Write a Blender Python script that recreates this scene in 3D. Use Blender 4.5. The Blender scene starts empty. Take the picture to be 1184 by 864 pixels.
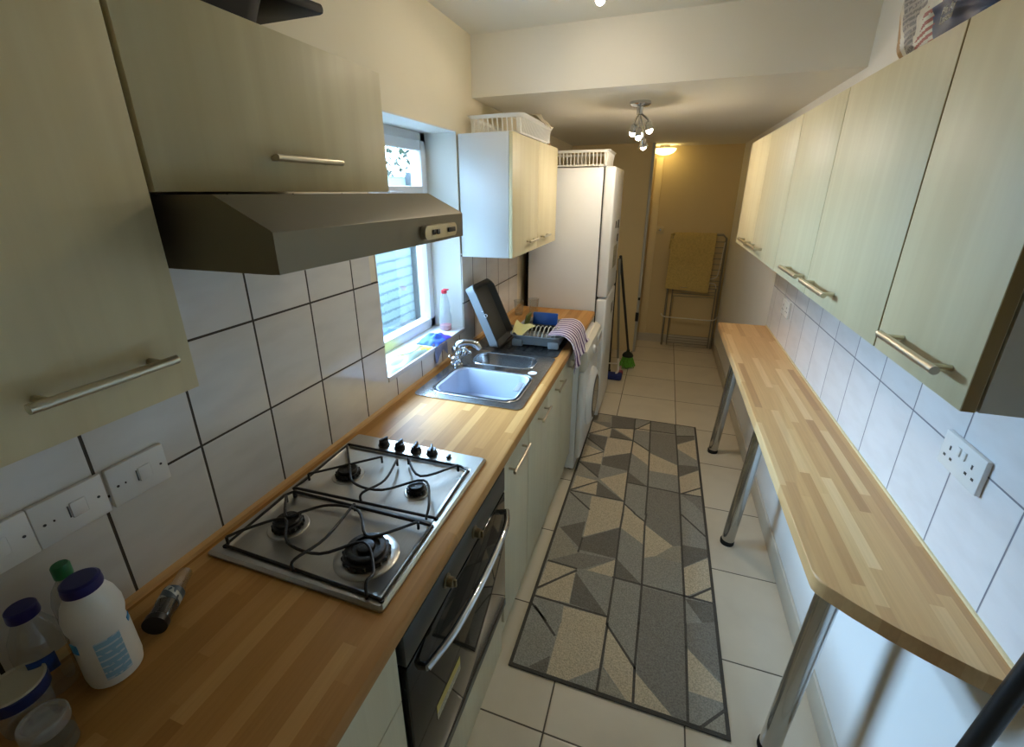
import math
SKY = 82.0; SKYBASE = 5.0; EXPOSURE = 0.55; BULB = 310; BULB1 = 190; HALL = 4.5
import bpy, bmesh, math, random
from mathutils import Vector, Matrix
from math import pi, sin, cos
random.seed(7)
SC = bpy.context.scene
COL = SC.collection

# ------------------------------------------------------------------ materials
def new_mat(name):
    m = bpy.data.materials.new(name); m.use_nodes = True
    nt = m.node_tree; nt.nodes.clear()
    out = nt.nodes.new('ShaderNodeOutputMaterial')
    return m, nt, out

def srgb(r, g, b):
    f = lambda c: (c/12.92 if c <= .04045 else ((c+.055)/1.055)**2.4)
    return (f(r/255), f(g/255), f(b/255), 1)

class NT:
    def __init__(s, nt): s.nt = nt
    def n(s, t, **kw):
        nd = s.nt.nodes.new(t)
        for k, v in kw.items():
            if k.startswith('i_'):
                key = k[2:]
                key = int(key) if key.isdigit() else key.replace('_', ' ')
                nd.inputs[key].default_value = v
            else: setattr(nd, k, v)
        return nd
    def l(s, a, b): s.nt.links.new(a, b)
    def math(s, op, a, b=None, c=None):
        nd = s.nt.nodes.new('ShaderNodeMath'); nd.operation = op
        for i, v in enumerate((a, b, c)):
            if v is None: continue
            if isinstance(v, (int, float)): nd.inputs[i].default_value = v
            else: s.l(v, nd.inputs[i])
        return nd.outputs[0]
    def mix(s, fac, a, b, blend='MIX'):
        nd = s.nt.nodes.new('ShaderNodeMix'); nd.data_type = 'RGBA'; nd.blend_type = blend
        for i, v in ((0, fac), (6, a), (7, b)):
            if isinstance(v, (int, float, tuple, list)): nd.inputs[i].default_value = v
            else: s.l(v, nd.inputs[i])
        return nd.outputs[2]
    def ramp(s, fac, stops):
        nd = s.nt.nodes.new('ShaderNodeValToRGB'); cr = nd.color_ramp
        while len(cr.elements) < len(stops): cr.elements.new(.5)
        for e, (p, c) in zip(cr.elements, stops): e.position = p; e.color = c
        s.l(fac, nd.inputs[0]); return nd.outputs[0]

def mat(name, col, rough=.5, metal=0., spec=.5, noise=0., nscale=30., bump=0., coat=0., stretch=(1, 1, 1), aniso=0.):
    """plain surface: principled with a little procedural colour variation and bump"""
    m, nt, out = new_mat(name); T = NT(nt)
    p = T.n('ShaderNodeBsdfPrincipled')
    p.inputs['Base Color'].default_value = col; p.inputs['Roughness'].default_value = rough
    p.inputs['Metallic'].default_value = metal; p.inputs['Specular IOR Level'].default_value = spec
    p.inputs['Coat Weight'].default_value = coat; p.inputs['Coat Roughness'].default_value = .12
    p.inputs['Anisotropic'].default_value = aniso
    if noise or bump:
        g = T.n('ShaderNodeNewGeometry'); mp = T.n('ShaderNodeMapping'); mp.inputs['Scale'].default_value = stretch
        T.l(g.outputs['Position'], mp.inputs[0])
        nz = T.n('ShaderNodeTexNoise', i_Scale=nscale, i_Detail=4.); T.l(mp.outputs[0], nz.inputs['Vector'])
        if noise:
            a = tuple(max(0, c*(1-noise)) for c in col[:3])+(1,); b = tuple(min(1, c*(1+noise)) for c in col[:3])+(1,)
            T.l(T.ramp(nz.outputs[0], [(.3, a), (.7, b)]), p.inputs['Base Color'])
        if bump:
            bp = T.n('ShaderNodeBump', i_Strength=bump, i_Distance=.01); T.l(nz.outputs[0], bp.inputs['Height']); T.l(bp.outputs[0], p.inputs['Normal'])
    T.l(p.outputs[0], out.inputs[0]); return m

def mat_emit(name, col, strength):
    m, nt, out = new_mat(name); T = NT(nt)
    e = T.n('ShaderNodeEmission'); e.inputs[0].default_value = col; e.inputs[1].default_value = strength
    T.l(e.outputs[0], out.inputs[0]); return m

def mat_clear(name, tint, gloss=.12, rough=.03, body=0., bodycol=(1, 1, 1, 1)):
    """thin clear plastic or glass"""
    m, nt, out = new_mat(name); T = NT(nt)
    t = T.n('ShaderNodeBsdfTransparent'); t.inputs[0].default_value = tint
    g = T.n('ShaderNodeBsdfGlossy'); g.inputs['Roughness'].default_value = rough
    lw = T.n('ShaderNodeLayerWeight', i_Blend=.35)
    f = T.math('ADD', T.math('MULTIPLY', lw.outputs['Facing'], .35), gloss*.4)
    mx = T.n('ShaderNodeMixShader'); T.l(f, mx.inputs[0]); T.l(t.outputs[0], mx.inputs[1]); T.l(g.outputs[0], mx.inputs[2])
    last = mx
    if body:
        d = T.n('ShaderNodeBsdfDiffuse'); d.inputs[0].default_value = bodycol
        m2 = T.n('ShaderNodeMixShader'); m2.inputs[0].default_value = body
        T.l(mx.outputs[0], m2.inputs[1]); T.l(d.outputs[0], m2.inputs[2]); last = m2
    T.l(last.outputs[0], out.inputs[0]); return m

def mat_tile(name, axis, u0, v0, su, sv, gu, gcol, base, rough=.12, vein=True, veinamt=.5):
    """ceramic tiles with grout; axis: which world axes carry (u,v)"""
    m, nt, out = new_mat(name); T = NT(nt)
    g = T.n('ShaderNodeNewGeometry'); s = T.n('ShaderNodeSeparateXYZ'); T.l(g.outputs['Position'], s.inputs[0])
    U = s.outputs[axis[0]]; V = s.outputs[axis[1]]
    fu = T.math('DIVIDE', T.math('SUBTRACT', U, u0), su); fv = T.math('DIVIDE', T.math('SUBTRACT', V, v0), sv)
    def dist(f, sc):   # metres to the nearest joint
        w = T.math('SUBTRACT', T.math('FRACT', f), .5)
        return T.math('MULTIPLY', T.math('SUBTRACT', .5, T.math('ABSOLUTE', w)), sc)
    d = T.math('MINIMUM', dist(fu, su), dist(fv, sv))
    mask = T.math('LESS_THAN', d, gu/2)
    idn = T.n('ShaderNodeCombineXYZ'); T.l(T.math('FLOOR', fu), idn.inputs[0]); T.l(T.math('FLOOR', fv), idn.inputs[1])
    wn = T.n('ShaderNodeTexWhiteNoise', noise_dimensions='3D'); T.l(idn.outputs[0], wn.inputs['Vector'])
    p = T.n('ShaderNodeBsdfPrincipled')
    dark = tuple(c*.93 for c in base[:3])+(1,)
    colr = T.ramp(wn.outputs[0], [(0, dark), (1, base)])
    if vein:
        mp = T.n('ShaderNodeMapping'); mp.inputs['Rotation'].default_value = (.6, .5, .5); mp.inputs['Scale'].default_value = (7, 7, 22)
        add = T.n('ShaderNodeVectorMath', operation='ADD'); T.l(g.outputs['Position'], add.inputs[0]); T.l(wn.outputs['Color'], add.inputs[1])
        T.l(add.outputs[0], mp.inputs[0])
        nz = T.n('ShaderNodeTexNoise', i_Scale=1.0, i_Detail=5.); T.l(mp.outputs[0], nz.inputs['Vector'])
        vn = T.ramp(nz.outputs[0], [(.42, (1, 1, 1, 1)), (.72, (.84, .83, .82, 1))])
        colr = T.mix(veinamt, colr, vn, 'MULTIPLY')
    T.l(T.mix(mask, colr, gcol), p.inputs['Base Color'])
    T.l(T.math('ADD', T.math('MULTIPLY', mask, .6), rough), p.inputs['Roughness'])
    h = T.math('MINIMUM', T.math('DIVIDE', d, gu*1.2), 1.)
    b = T.n('ShaderNodeBump', i_Strength=.5, i_Distance=.002); T.l(h, b.inputs['Height']); T.l(b.outputs[0], p.inputs['Normal'])
    T.l(p.outputs[0], out.inputs[0]); return m

def mat_block(name, stops, width, length, rough=.3, seed=0., coat=.2):
    """laminated block-wood worktop, staves running along world Y"""
    m, nt, out = new_mat(name); T = NT(nt)
    g = T.n('ShaderNodeNewGeometry'); s = T.n('ShaderNodeSeparateXYZ'); T.l(g.outputs['Position'], s.inputs[0])
    rowf = T.math('ADD', T.math('DIVIDE', s.outputs[0], width), 50.+seed)
    row = T.math('FLOOR', rowf)
    wr = T.n('ShaderNodeTexWhiteNoise', noise_dimensions='1D'); T.l(row, wr.inputs['W'])
    ln = T.math('ADD', T.math('MULTIPLY', wr.outputs[0], length*.5), length*.75)
    wr2 = T.n('ShaderNodeTexWhiteNoise', noise_dimensions='1D'); T.l(T.math('ADD', row, 17.3), wr2.inputs['W'])
    c = T.math('FLOOR', T.math('ADD', T.math('DIVIDE', s.outputs[1], ln), T.math('MULTIPLY', wr2.outputs[0], 9.)))
    cv = T.n('ShaderNodeCombineXYZ'); T.l(row, cv.inputs[0]); T.l(c, cv.inputs[1])
    w = T.n('ShaderNodeTexWhiteNoise', noise_dimensions='3D'); T.l(cv.outputs[0], w.inputs['Vector'])
    col = T.ramp(w.outputs[0], stops)
    mp = T.n('ShaderNodeMapping'); mp.inputs['Scale'].default_value = (160, 5, 60)
    ad = T.n('ShaderNodeVectorMath', operation='ADD'); T.l(g.outputs['Position'], ad.inputs[0]); T.l(w.outputs['Color'], ad.inputs[1]); T.l(ad.outputs[0], mp.inputs[0])
    nz = T.n('ShaderNodeTexNoise', i_Scale=1., i_Detail=5.); T.l(mp.outputs[0], nz.inputs['Vector'])
    gr = T.ramp(nz.outputs[0], [(.3, (.86, .84, .8, 1)), (.65, (1, 1, 1, 1))])
    p = T.n('ShaderNodeBsdfPrincipled'); T.l(T.mix(.7, col, gr, 'MULTIPLY'), p.inputs['Base Color'])
    p.inputs['Roughness'].default_value = rough; p.inputs['Coat Weight'].default_value = coat; p.inputs['Coat Roughness'].default_value = .2; p.inputs['Specular IOR Level'].default_value = .35
    T.l(p.outputs[0], out.inputs[0]); return m

def mat_grain(name, a, b, rough=.48, scale=(40, 40, 1.2)):
    """pale wood-effect laminate, grain running up (world Z)"""
    m, nt, out = new_mat(name); T = NT(nt)
    g = T.n('ShaderNodeNewGeometry'); mp = T.n('ShaderNodeMapping'); mp.inputs['Scale'].default_value = scale
    T.l(g.outputs['Position'], mp.inputs[0])
    nz = T.n('ShaderNodeTexNoise', i_Scale=1., i_Detail=6., i_Distortion=.6); T.l(mp.outputs[0], nz.inputs['Vector'])
    mp2 = T.n('ShaderNodeMapping'); mp2.inputs['Scale'].default_value = (5, 5, 1.3); T.l(g.outputs['Position'], mp2.inputs[0])
    n2 = T.n('ShaderNodeTexNoise', i_Scale=1., i_Detail=2.); T.l(mp2.outputs[0], n2.inputs['Vector'])
    f = T.math('ADD', T.math('MULTIPLY', nz.outputs[0], .55), T.math('MULTIPLY', n2.outputs[0], .45))
    p = T.n('ShaderNodeBsdfPrincipled'); T.l(T.ramp(f, [(.36, a), (.62, b)]), p.inputs['Base Color'])
    p.inputs['Roughness'].default_value = rough
    T.l(p.outputs[0], out.inputs[0]); return m

def mat_text(name, bg, ink, axis, step, gap=.45, fine=180.):
    """small print: procedural rows of broken lines on a label"""
    m, nt, out = new_mat(name); T = NT(nt)
    g = T.n('ShaderNodeNewGeometry'); s = T.n('ShaderNodeSeparateXYZ'); T.l(g.outputs['Position'], s.inputs[0])
    r = T.math('FRACT', T.math('DIVIDE', s.outputs[axis], step))
    rows = T.math('GREATER_THAN', r, gap)
    nz = T.n('ShaderNodeTexNoise', i_Scale=fine, i_Detail=1.); T.l(g.outputs['Position'], nz.inputs['Vector'])
    f = T.math('MULTIPLY', rows, T.math('GREATER_THAN', nz.outputs[0], .42))
    p = T.n('ShaderNodeBsdfPrincipled'); T.l(T.mix(f, bg, ink), p.inputs['Base Color']); p.inputs['Roughness'].default_value = .4
    T.l(p.outputs[0], out.inputs[0]); return m

def mat_stripes(name, a, b, axis, step, frac=.5, wob=.004, rough=.9):
    m, nt, out = new_mat(name); T = NT(nt)
    g = T.n('ShaderNodeNewGeometry'); s = T.n('ShaderNodeSeparateXYZ'); T.l(g.outputs['Position'], s.inputs[0])
    nz = T.n('ShaderNodeTexNoise', i_Scale=40., i_Detail=2.); T.l(g.outputs['Position'], nz.inputs['Vector'])
    v = T.math('ADD', s.outputs[axis], T.math('MULTIPLY', nz.outputs[0], wob*2))
    f = T.math('LESS_THAN', T.math('FRACT', T.math('DIVIDE', v, step)), frac)
    p = T.n('ShaderNodeBsdfPrincipled'); T.l(T.mix(f, a, b), p.inputs['Base Color']); p.inputs['Roughness'].default_value = rough
    T.l(p.outputs[0], out.inputs[0]); return m

M = {}
M['wall'] = mat('wall_paint', srgb(226, 216, 190), .7, noise=.02, nscale=3, bump=.02)
M['wallR'] = mat('white_wall_paint', srgb(228, 226, 220), .7, noise=.015, nscale=3)
M['wallhall'] = mat('hall_paint', srgb(216, 196, 148), .75, noise=.02, nscale=3)
M['white'] = mat('white_paint', srgb(214, 212, 204), .5)
M['ceil'] = mat('ceiling_paint', srgb(228, 224, 212), .8, noise=.01, nscale=2)
M['upvc'] = mat('white_upvc', srgb(216, 218, 220), .25)
M['tileL'] = mat_tile('tiles_left', (1, 2), .4252, 1.1541, .209, .254, .0058, srgb(62, 54, 42), srgb(226, 222, 214))
M['tileR'] = mat_tile('tiles_right', (1, 2), .936, 1.172, .209, .254, .0042, srgb(120, 122, 130), srgb(230, 230, 230))
M['floor'] = mat_tile('floor_tiles', (0, 1), .790, .967, .452, .4745, .0055, srgb(92, 84, 70), srgb(222, 212, 190), rough=.16, veinamt=.35)
M['skirt'] = mat('tile_skirting', srgb(196, 190, 174), .35, noise=.03, nscale=8)
M['block'] = mat_block('oak_block_worktop', [(0, srgb(164, 116, 58)), (.35, srgb(175, 127, 67)), (.7, srgb(183, 135, 74)), (1, srgb(198, 152, 90))], .031, .5, .56, coat=.0)
M['blockR'] = mat_block('beech_block_bar', [(0, srgb(184, 140, 92)), (.25, srgb(204, 161, 108)), (.75, srgb(211, 170, 116)), (1, srgb(228, 194, 142))], .0262, .46, .42, seed=3.3, coat=.05)
M['woodedge'] = mat('worktop_edging', srgb(206, 164, 108), .4, noise=.12, nscale=60, stretch=(1, .06, 1))
M['door'] = mat_grain('pale_maple_laminate', srgb(212, 198, 156), srgb(222, 210, 170), scale=(26, 26, 1.0))
M['doorlow'] = mat_grain('pale_ash_laminate', srgb(200, 189, 156), srgb(208, 198, 166), scale=(60, 60, 1.0))
M['edge'] = mat('cabinet_edging', srgb(150, 124, 70), .5)
M['carc'] = mat('white_carcass', srgb(214, 215, 214), .35)
M['carcr'] = mat('grey_carcass', srgb(206, 204, 192), .4)
M['carcg'] = mat('cream_carcass', srgb(176, 166, 138), .4)
M['nickel'] = mat('brushed_nickel', srgb(205, 198, 178), .32, metal=1.)
M['chrome'] = mat('chrome', srgb(205, 208, 212), .09, metal=1.)
M['legchrome'] = mat('leg_chrome', srgb(190, 190, 188), .16, metal=1.)
M['steel'] = mat('brushed_steel', srgb(186, 184, 178), .28, metal=1., noise=.05, nscale=30, stretch=(20, 1, 1), bump=.02)
M['sinksteel'] = mat('sink_steel', srgb(176, 180, 184), .24, metal=1., noise=.1, nscale=60)
M['drain'] = mat('reflection_mottled_drainer', srgb(72, 74, 74), .3, metal=.75, noise=.55, nscale=45)  # dark mottling painted in for reflections in the stainless drainer
M['hood'] = mat('hood_grey', srgb(122, 116, 102), .42, metal=.6, noise=.03, nscale=4)
M['black'] = mat('black_plastic', srgb(22, 21, 20), .4)
M['iron'] = mat('black_enamel', srgb(20, 19, 18), .42, noise=.2, nscale=90, bump=.2)
M['rubber'] = mat('black_rubber', srgb(18, 17, 17), .8)
M['ovenglass'] = mat('black_oven_glass', srgb(14, 15, 14), .06, spec=.35)
M['ovenpanel'] = mat('grey_oven_panel', srgb(66, 68, 66), .3, metal=.4)
M['knob'] = mat('grimy_knob', srgb(120, 106, 76), .35, metal=.6, noise=.25, nscale=200)
M['yellow'] = mat('yellow_sticker', srgb(190, 170, 84), .5, noise=.1, nscale=60)
M['sticker'] = mat_text('sticker_print', srgb(186, 178, 150), srgb(120, 112, 92), 2, .009)
M['fridge'] = mat('fridge_white', srgb(226, 227, 224), .3, noise=.01, nscale=5)
M['bowl'] = mat('white_plastic_bowl', srgb(172, 182, 198), .35)
M['basket'] = mat('white_plastic', srgb(226, 224, 214), .4)
M['grey'] = mat('grey_plastic', srgb(136, 142, 146), .4)
M['dgrey'] = mat('dark_grey_plastic', srgb(46, 46, 42), .5)
M['rackwire'] = mat('grey_coated_wire', srgb(176, 174, 160), .4)
M['blue'] = mat('blue_plastic', srgb(20, 74, 150), .4)
M['bluecap'] = mat('dark_blue_cap', srgb(24, 22, 92), .35)
M['green'] = mat('green_cap', srgb(16, 104, 56), .35)
M['bottle'] = mat('white_bottle', srgb(228, 228, 220), .35)
M['label'] = mat_text('pale_blue_print', srgb(138, 186, 212), srgb(196, 214, 224), 2, .0135, .72, 160.)
M['bluelabel'] = mat('blue_label', srgb(26, 64, 128), .4, noise=.4, nscale=120)
M['teal'] = mat('cyan_patch', srgb(40, 138, 190), .4)
M['clear'] = mat_clear('clear_plastic', (.93, .95, .95, 1), .18)
M['clearw'] = mat_clear('cloudy_plastic', (.9, .92, .92, 1), .2, .08, .22, srgb(214, 218, 220))
M['glass'] = mat_clear('window_glass', (.97, .985, 1, 1), .05)
M['pink'] = mat_clear('pink_soap', (.95, .5, .55, 1), .1, .05, .5, srgb(220, 120, 130))
M['red'] = mat('red_cap', srgb(196, 40, 58), .4)
M['pepper'] = mat('peppercorns', srgb(40, 30, 22), .7, noise=.6, nscale=260)
M['cream'] = mat('cream_lid', srgb(206, 198, 176), .5)
M['speck'] = mat('brown_crumbs', srgb(84, 56, 34), .8)
M['yellowcloth'] = mat('pale_green_plastic_film', srgb(176, 176, 50), .4, noise=.1, nscale=30, bump=.3)
M['whitefilm'] = mat('white_plastic_film', srgb(156, 176, 168), .35, noise=.05, nscale=40, bump=.3)
M['leaf'] = mat('leaf_green_print', srgb(84, 128, 16), .5)
M['bluecloth'] = mat('blue_cloth', srgb(40, 84, 180), .8, noise=.3, nscale=25)
M['lilac'] = mat('violet_cloth', srgb(70, 48, 160), .8, noise=.2, nscale=25)
M['paleblue'] = mat('pale_blue_cloth', srgb(130, 142, 180), .8, noise=.1, nscale=40)
M['towel'] = mat('beige_terry', srgb(196, 174, 110), .95, noise=.12, nscale=60, bump=.6)
M['alu'] = mat('grey_tube', srgb(150, 146, 132), .35, metal=.8)
M['whitewire'] = mat('white_wire', srgb(222, 218, 206), .4)
M['teat'] = mat_stripes('purple_striped_towel', srgb(216, 206, 214), srgb(84, 56, 100), 1, .036, .5, .002)
M['teat2'] = M['teat']
M['mopblue'] = mat('blue_sponge', srgb(34, 48, 110), .8, noise=.2, nscale=60)
M['mopgreen'] = mat('green_bristle', srgb(104, 170, 56), .9, noise=.3, nscale=60)
M['mopdark'] = mat('dark_bristle', srgb(36, 44, 28), .9)
M['darkpole'] = mat('dark_pole', srgb(44, 42, 36), .45)
M['greypole'] = mat('grey_pole', srgb(120, 116, 100), .45)
M['pan'] = mat('black_enamel_pan', srgb(14, 14, 11), .55, spec=.2, noise=.15, nscale=40)
M['rugbase'] = mat('rug_dark_edge', srgb(84, 80, 72), .95, noise=.15, nscale=300, bump=.6)
for k, c in dict(L=(204, 190, 162), G=(158, 155, 144), M=(166, 159, 142), H=(140, 136, 126), D=(122, 117, 107), K=(92, 88, 80)).items():
    M['rug'+k] = mat('rug_'+k, srgb(*c), .95, noise=.27, nscale=190, bump=.6)
M['socket'] = mat('socket_white', srgb(232, 231, 226), .3)
M['slot'] = mat('socket_slot', srgb(60, 58, 54), .5)
M['bagw'] = mat('white_sack', srgb(206, 200, 186), .45, noise=.12, nscale=26, bump=.3)
M['bagb'] = mat('navy_print', srgb(24, 44, 84), .45)
M['bagr'] = mat('red_print', srgb(150, 62, 46), .5)
M['bagbr'] = mat('brown_sack_edge', srgb(168, 128, 76), .6, noise=.15, nscale=40)
M['bagpr'] = mat_text('sack_small_print', srgb(150, 146, 140), srgb(86, 84, 88), 2, .011, .4, 130.)
M['bago'] = mat('olive_print', srgb(110, 98, 44), .6, noise=.5, nscale=90)
M['fence'] = mat_stripes('grey_blue_boards', srgb(78, 96, 110), srgb(112, 132, 148), 2, .09, .75, .02, .7)
M['post'] = mat('grey_fence_post', srgb(52, 62, 70), .7)
M['ground'] = mat('yard_concrete', srgb(120, 120, 116), .9, noise=.15, nscale=5)
M['leaves'] = mat('tree_leaves', srgb(40, 54, 26), .7, noise=.3, nscale=12)
M['bark'] = mat('tree_bark', srgb(92, 78, 62), .9, noise=.3, nscale=30)
M['bulb'] = mat_emit('lit_bulb', (1, .82, .60, 1), BULB)
M['bulbk'] = mat_emit('lit_bulb_front', (1, .85, .66, 1), BULB1)
M['bulbc'] = mat_emit('lit_bulb_cool', (.9, .93, 1, 1), BULB)
M['halllamp'] = mat_emit('lit_hall_glass', (1, .72, .26, 1), HALL)

# ------------------------------------------------------------------ mesh building
class MB:
    """collects shapes in world coordinates; build() links them as ONE mesh object"""
    def __init__(s): s.bm = bmesh.new(); s.slots = []; s.cur = 0
    def use(s, m):
        if m not in s.slots: s.slots.append(m)
        s.cur = s.slots.index(m); return s
    def _tag(s, faces):
        for f in faces: f.material_index = s.cur
    def box(s, x0, x1, y0, y1, z0, z1, bev=0., seg=2, rot=None, piv=None):
        t = bmesh.new(); bmesh.ops.create_cube(t, size=1)
        for v in t.verts: v.co = Vector(((x0+x1)/2+v.co.x*(x1-x0), (y0+y1)/2+v.co.y*(y1-y0), (z0+z1)/2+v.co.z*(z1-z0)))
        if bev: bmesh.ops.bevel(t, geom=t.edges[:], offset=bev, segments=seg, affect='EDGES', profile=.5)
        if rot is not None:
            c = Vector(piv) if piv else Vector(((x0+x1)/2, (y0+y1)/2, (z0+z1)/2))
            for v in t.verts: v.co = c+rot@(v.co-c)
        return s.merge(t)
    def merge(s, t):
        mp = {}
        for v in t.verts: mp[v] = s.bm.verts.new(v.co)
        for f in t.faces:
            try: nf = s.bm.faces.new([mp[v] for v in f.verts]); nf.material_index = s.cur
            except ValueError: pass
        t.free(); return s
    def prism(s, pts, ax, a0, a1):
        """closed outline pts (2-D) swept along axis ax from a0 to a1"""
        def P(p, a):
            return Vector((a, p[0], p[1])) if ax == 'x' else Vector((p[0], a, p[1])) if ax == 'y' else Vector((p[0], p[1], a))
        A = [s.bm.verts.new(P(p, a0)) for p in pts]; B = [s.bm.verts.new(P(p, a1)) for p in pts]
        n = len(pts); fs = [s.bm.faces.new(A), s.bm.faces.new(B[::-1])]
        for i in range(n): fs.append(s.bm.faces.new((A[i], B[i], B[(i+1) % n], A[(i+1) % n])))
        s._tag(fs); return s
    def lathe(s, prof, o=(0, 0, 0), d=(0, 0, 1), n=32, caps=(True, True)):
        """prof: (radius, height) along direction d from o"""
        d = Vector(d).normalized(); q = Vector((0, 0, 1)).rotation_difference(d).to_matrix(); o = Vector(o)
        rings = []
        for r, h in prof:
            rings.append([s.bm.verts.new(o+q@Vector((r*cos(2*pi*i/n), r*sin(2*pi*i/n), h))) for i in range(n)])
        fs = []
        for a, b in zip(rings, rings[1:]):
            for i in range(n): fs.append(s.bm.faces.new((a[i], a[(i+1) % n], b[(i+1) % n], b[i])))
        if caps[0]: fs.append(s.bm.faces.new(rings[0][::-1]))
        if caps[1]: fs.append(s.bm.faces.new(rings[-1]))
        s._tag(fs); return s
    def tube(s, pts, r, n=10, closed=False, caps=True):
        P = [Vector(p) for p in pts]; N = len(P)
        rr = r if isinstance(r, (list, tuple)) else [r]*N
        T = []
        for i in range(N):
            a = P[(i-1) % N] if (closed or i) else P[0]; b = P[(i+1) % N] if (closed or i < N-1) else P[-1]
            T.append((b-a).normalized())
        up = Vector((0, 0, 1)) if abs(T[0].z) < .9 else Vector((1, 0, 0))
        U = (up-T[0]*up.dot(T[0])).normalized(); rings = []
        for i in range(N):
            U = (U-T[i]*U.dot(T[i])).normalized(); W = T[i].cross(U)
            rings.append([s.bm.verts.new(P[i]+(U*cos(2*pi*k/n)+W*sin(2*pi*k/n))*rr[i]) for k in range(n)])
        fs = []
        for i in range(N if closed else N-1):
            a, b = rings[i], rings[(i+1) % N]
            for k in range(n): fs.append(s.bm.faces.new((a[k], a[(k+1) % n], b[(k+1) % n], b[k])))
        if caps and not closed: fs.append(s.bm.faces.new(rings[0][::-1])); fs.append(s.bm.faces.new(rings[-1]))
        s._tag(fs); return s
    def loft(s, loops, cap0=False, cap1=False):
        R = [[s.bm.verts.new(Vector(p)) for p in L] for L in loops]; n = len(R[0]); fs = []
        for a, b in zip(R, R[1:]):
            for i in range(n): fs.append(s.bm.faces.new((a[i], a[(i+1) % n], b[(i+1) % n], b[i])))
        if cap0: fs.append(s.bm.faces.new(R[0][::-1]))
        if cap1: fs.append(s.bm.faces.new(R[-1]))
        s._tag(fs); return s
    def grid(s, P):
        """P[i][j] points; open sheet"""
        R = [[s.bm.verts.new(Vector(p)) for p in L] for L in P]; fs = []
        for a, b in zip(R, R[1:]):
            for i in range(len(a)-1): fs.append(s.bm.faces.new((a[i], a[i+1], b[i+1], b[i])))
        s._tag(fs); return s
    def plate(s, outer, holes, z):
        """flat sheet at height z with holes (2-D loops)"""
        t = bmesh.new(); es = []
        for L in [outer]+holes:
            V = [t.verts.new((p[0], p[1], z)) for p in L]
            for i in range(len(V)): es.append(t.edges.new((V[i], V[(i+1) % len(V)])))
        bmesh.ops.triangle_fill(t, use_beauty=True, use_dissolve=False, edges=es, normal=(0, 0, 1))
        return s.merge(t)
    def sphere(s, c, r, seg=20, sc=(1, 1, 1)):
        t = bmesh.new(); bmesh.ops.create_uvsphere(t, u_segments=seg, v_segments=max(6, seg//2), radius=1)
        for v in t.verts: v.co = Vector(c)+Vector((v.co.x*r*sc[0], v.co.y*r*sc[1], v.co.z*r*sc[2]))
        return s.merge(t)
    def solid(s, th):
        """give every open sheet in this mesh a thickness"""
        bmesh.ops.recalc_face_normals(s.bm, faces=s.bm.faces[:])
        bmesh.ops.solidify(s.bm, geom=s.bm.faces[:]+s.bm.edges[:]+s.bm.verts[:], thickness=th); return s
    def build(s, name, m=None, parent=None, angle=35., smooth=True, label=None):
        me = bpy.data.meshes.new(name)
        o = bpy.data.objects.new(name, me); COL.objects.link(o)
        org = Vector((0, 0, 0))
        if parent is not None:
            q = parent
            while q is not None: org += q.location; q = q.parent
        else:
            zs = [v.co for v in s.bm.verts]
            org = Vector((sum(v.x for v in zs)/len(zs), sum(v.y for v in zs)/len(zs), min(v.z for v in zs)))
        bmesh.ops.recalc_face_normals(s.bm, faces=s.bm.faces[:])
        for v in s.bm.verts: v.co -= org
        s.bm.to_mesh(me); s.bm.free()
        mats = s.slots if s.slots else [m]
        for x in mats: me.materials.append(x)
        if smooth:
            me.shade_smooth(); me.set_sharp_from_angle(angle=math.radians(angle))
        if parent is not None: o.parent = parent
        else: o.location = org
        if label: o['label'] = label
        return o

def tag(o, label, cat, group=None, kind=None):
    o['label'] = label; o['category'] = cat
    if group: o['group'] = group
    if kind: o['kind'] = kind
    return o
def thing(name, label, cat, loc, group=None):
    o = bpy.data.objects.new(name, None); COL.objects.link(o); o.location = loc; o.empty_display_size = .05
    return tag(o, label, cat, group)
def struct(o):
    o['kind'] = 'structure'; return o
def B(*a, **k): return MB().box(*a, **k)

def rrect(x0, x1, y0, y1, r, n=6):
    pts = []
    for cx, cy, a0 in ((x1-r, y1-r, 0), (x0+r, y1-r, pi/2), (x0+r, y0+r, pi), (x1-r, y0+r, 1.5*pi)):
        for i in range(n+1):
            a = a0+pi/2*i/n; pts.append((cx+r*cos(a), cy+r*sin(a)))
    return pts
def smoothpath(P, k=6):
    """Catmull-Rom through the points"""
    P = [Vector(p) for p in P]; out = []
    for i in range(len(P)-1):
        p0 = P[max(0, i-1)]; p1 = P[i]; p2 = P[i+1]; p3 = P[min(len(P)-1, i+2)]
        for j in range(k):
            t = j/k
            out.append(.5*((2*p1)+(p2-p0)*t+(2*p0-5*p1+4*p2-p3)*t*t+(3*p1-p0-3*p2+p3)*t**3))
    out.append(P[-1]); return out
def noise1(x, y=0., z=0.):
    from mathutils import noise
    return noise.noise(Vector((x, y, z)))
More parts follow.
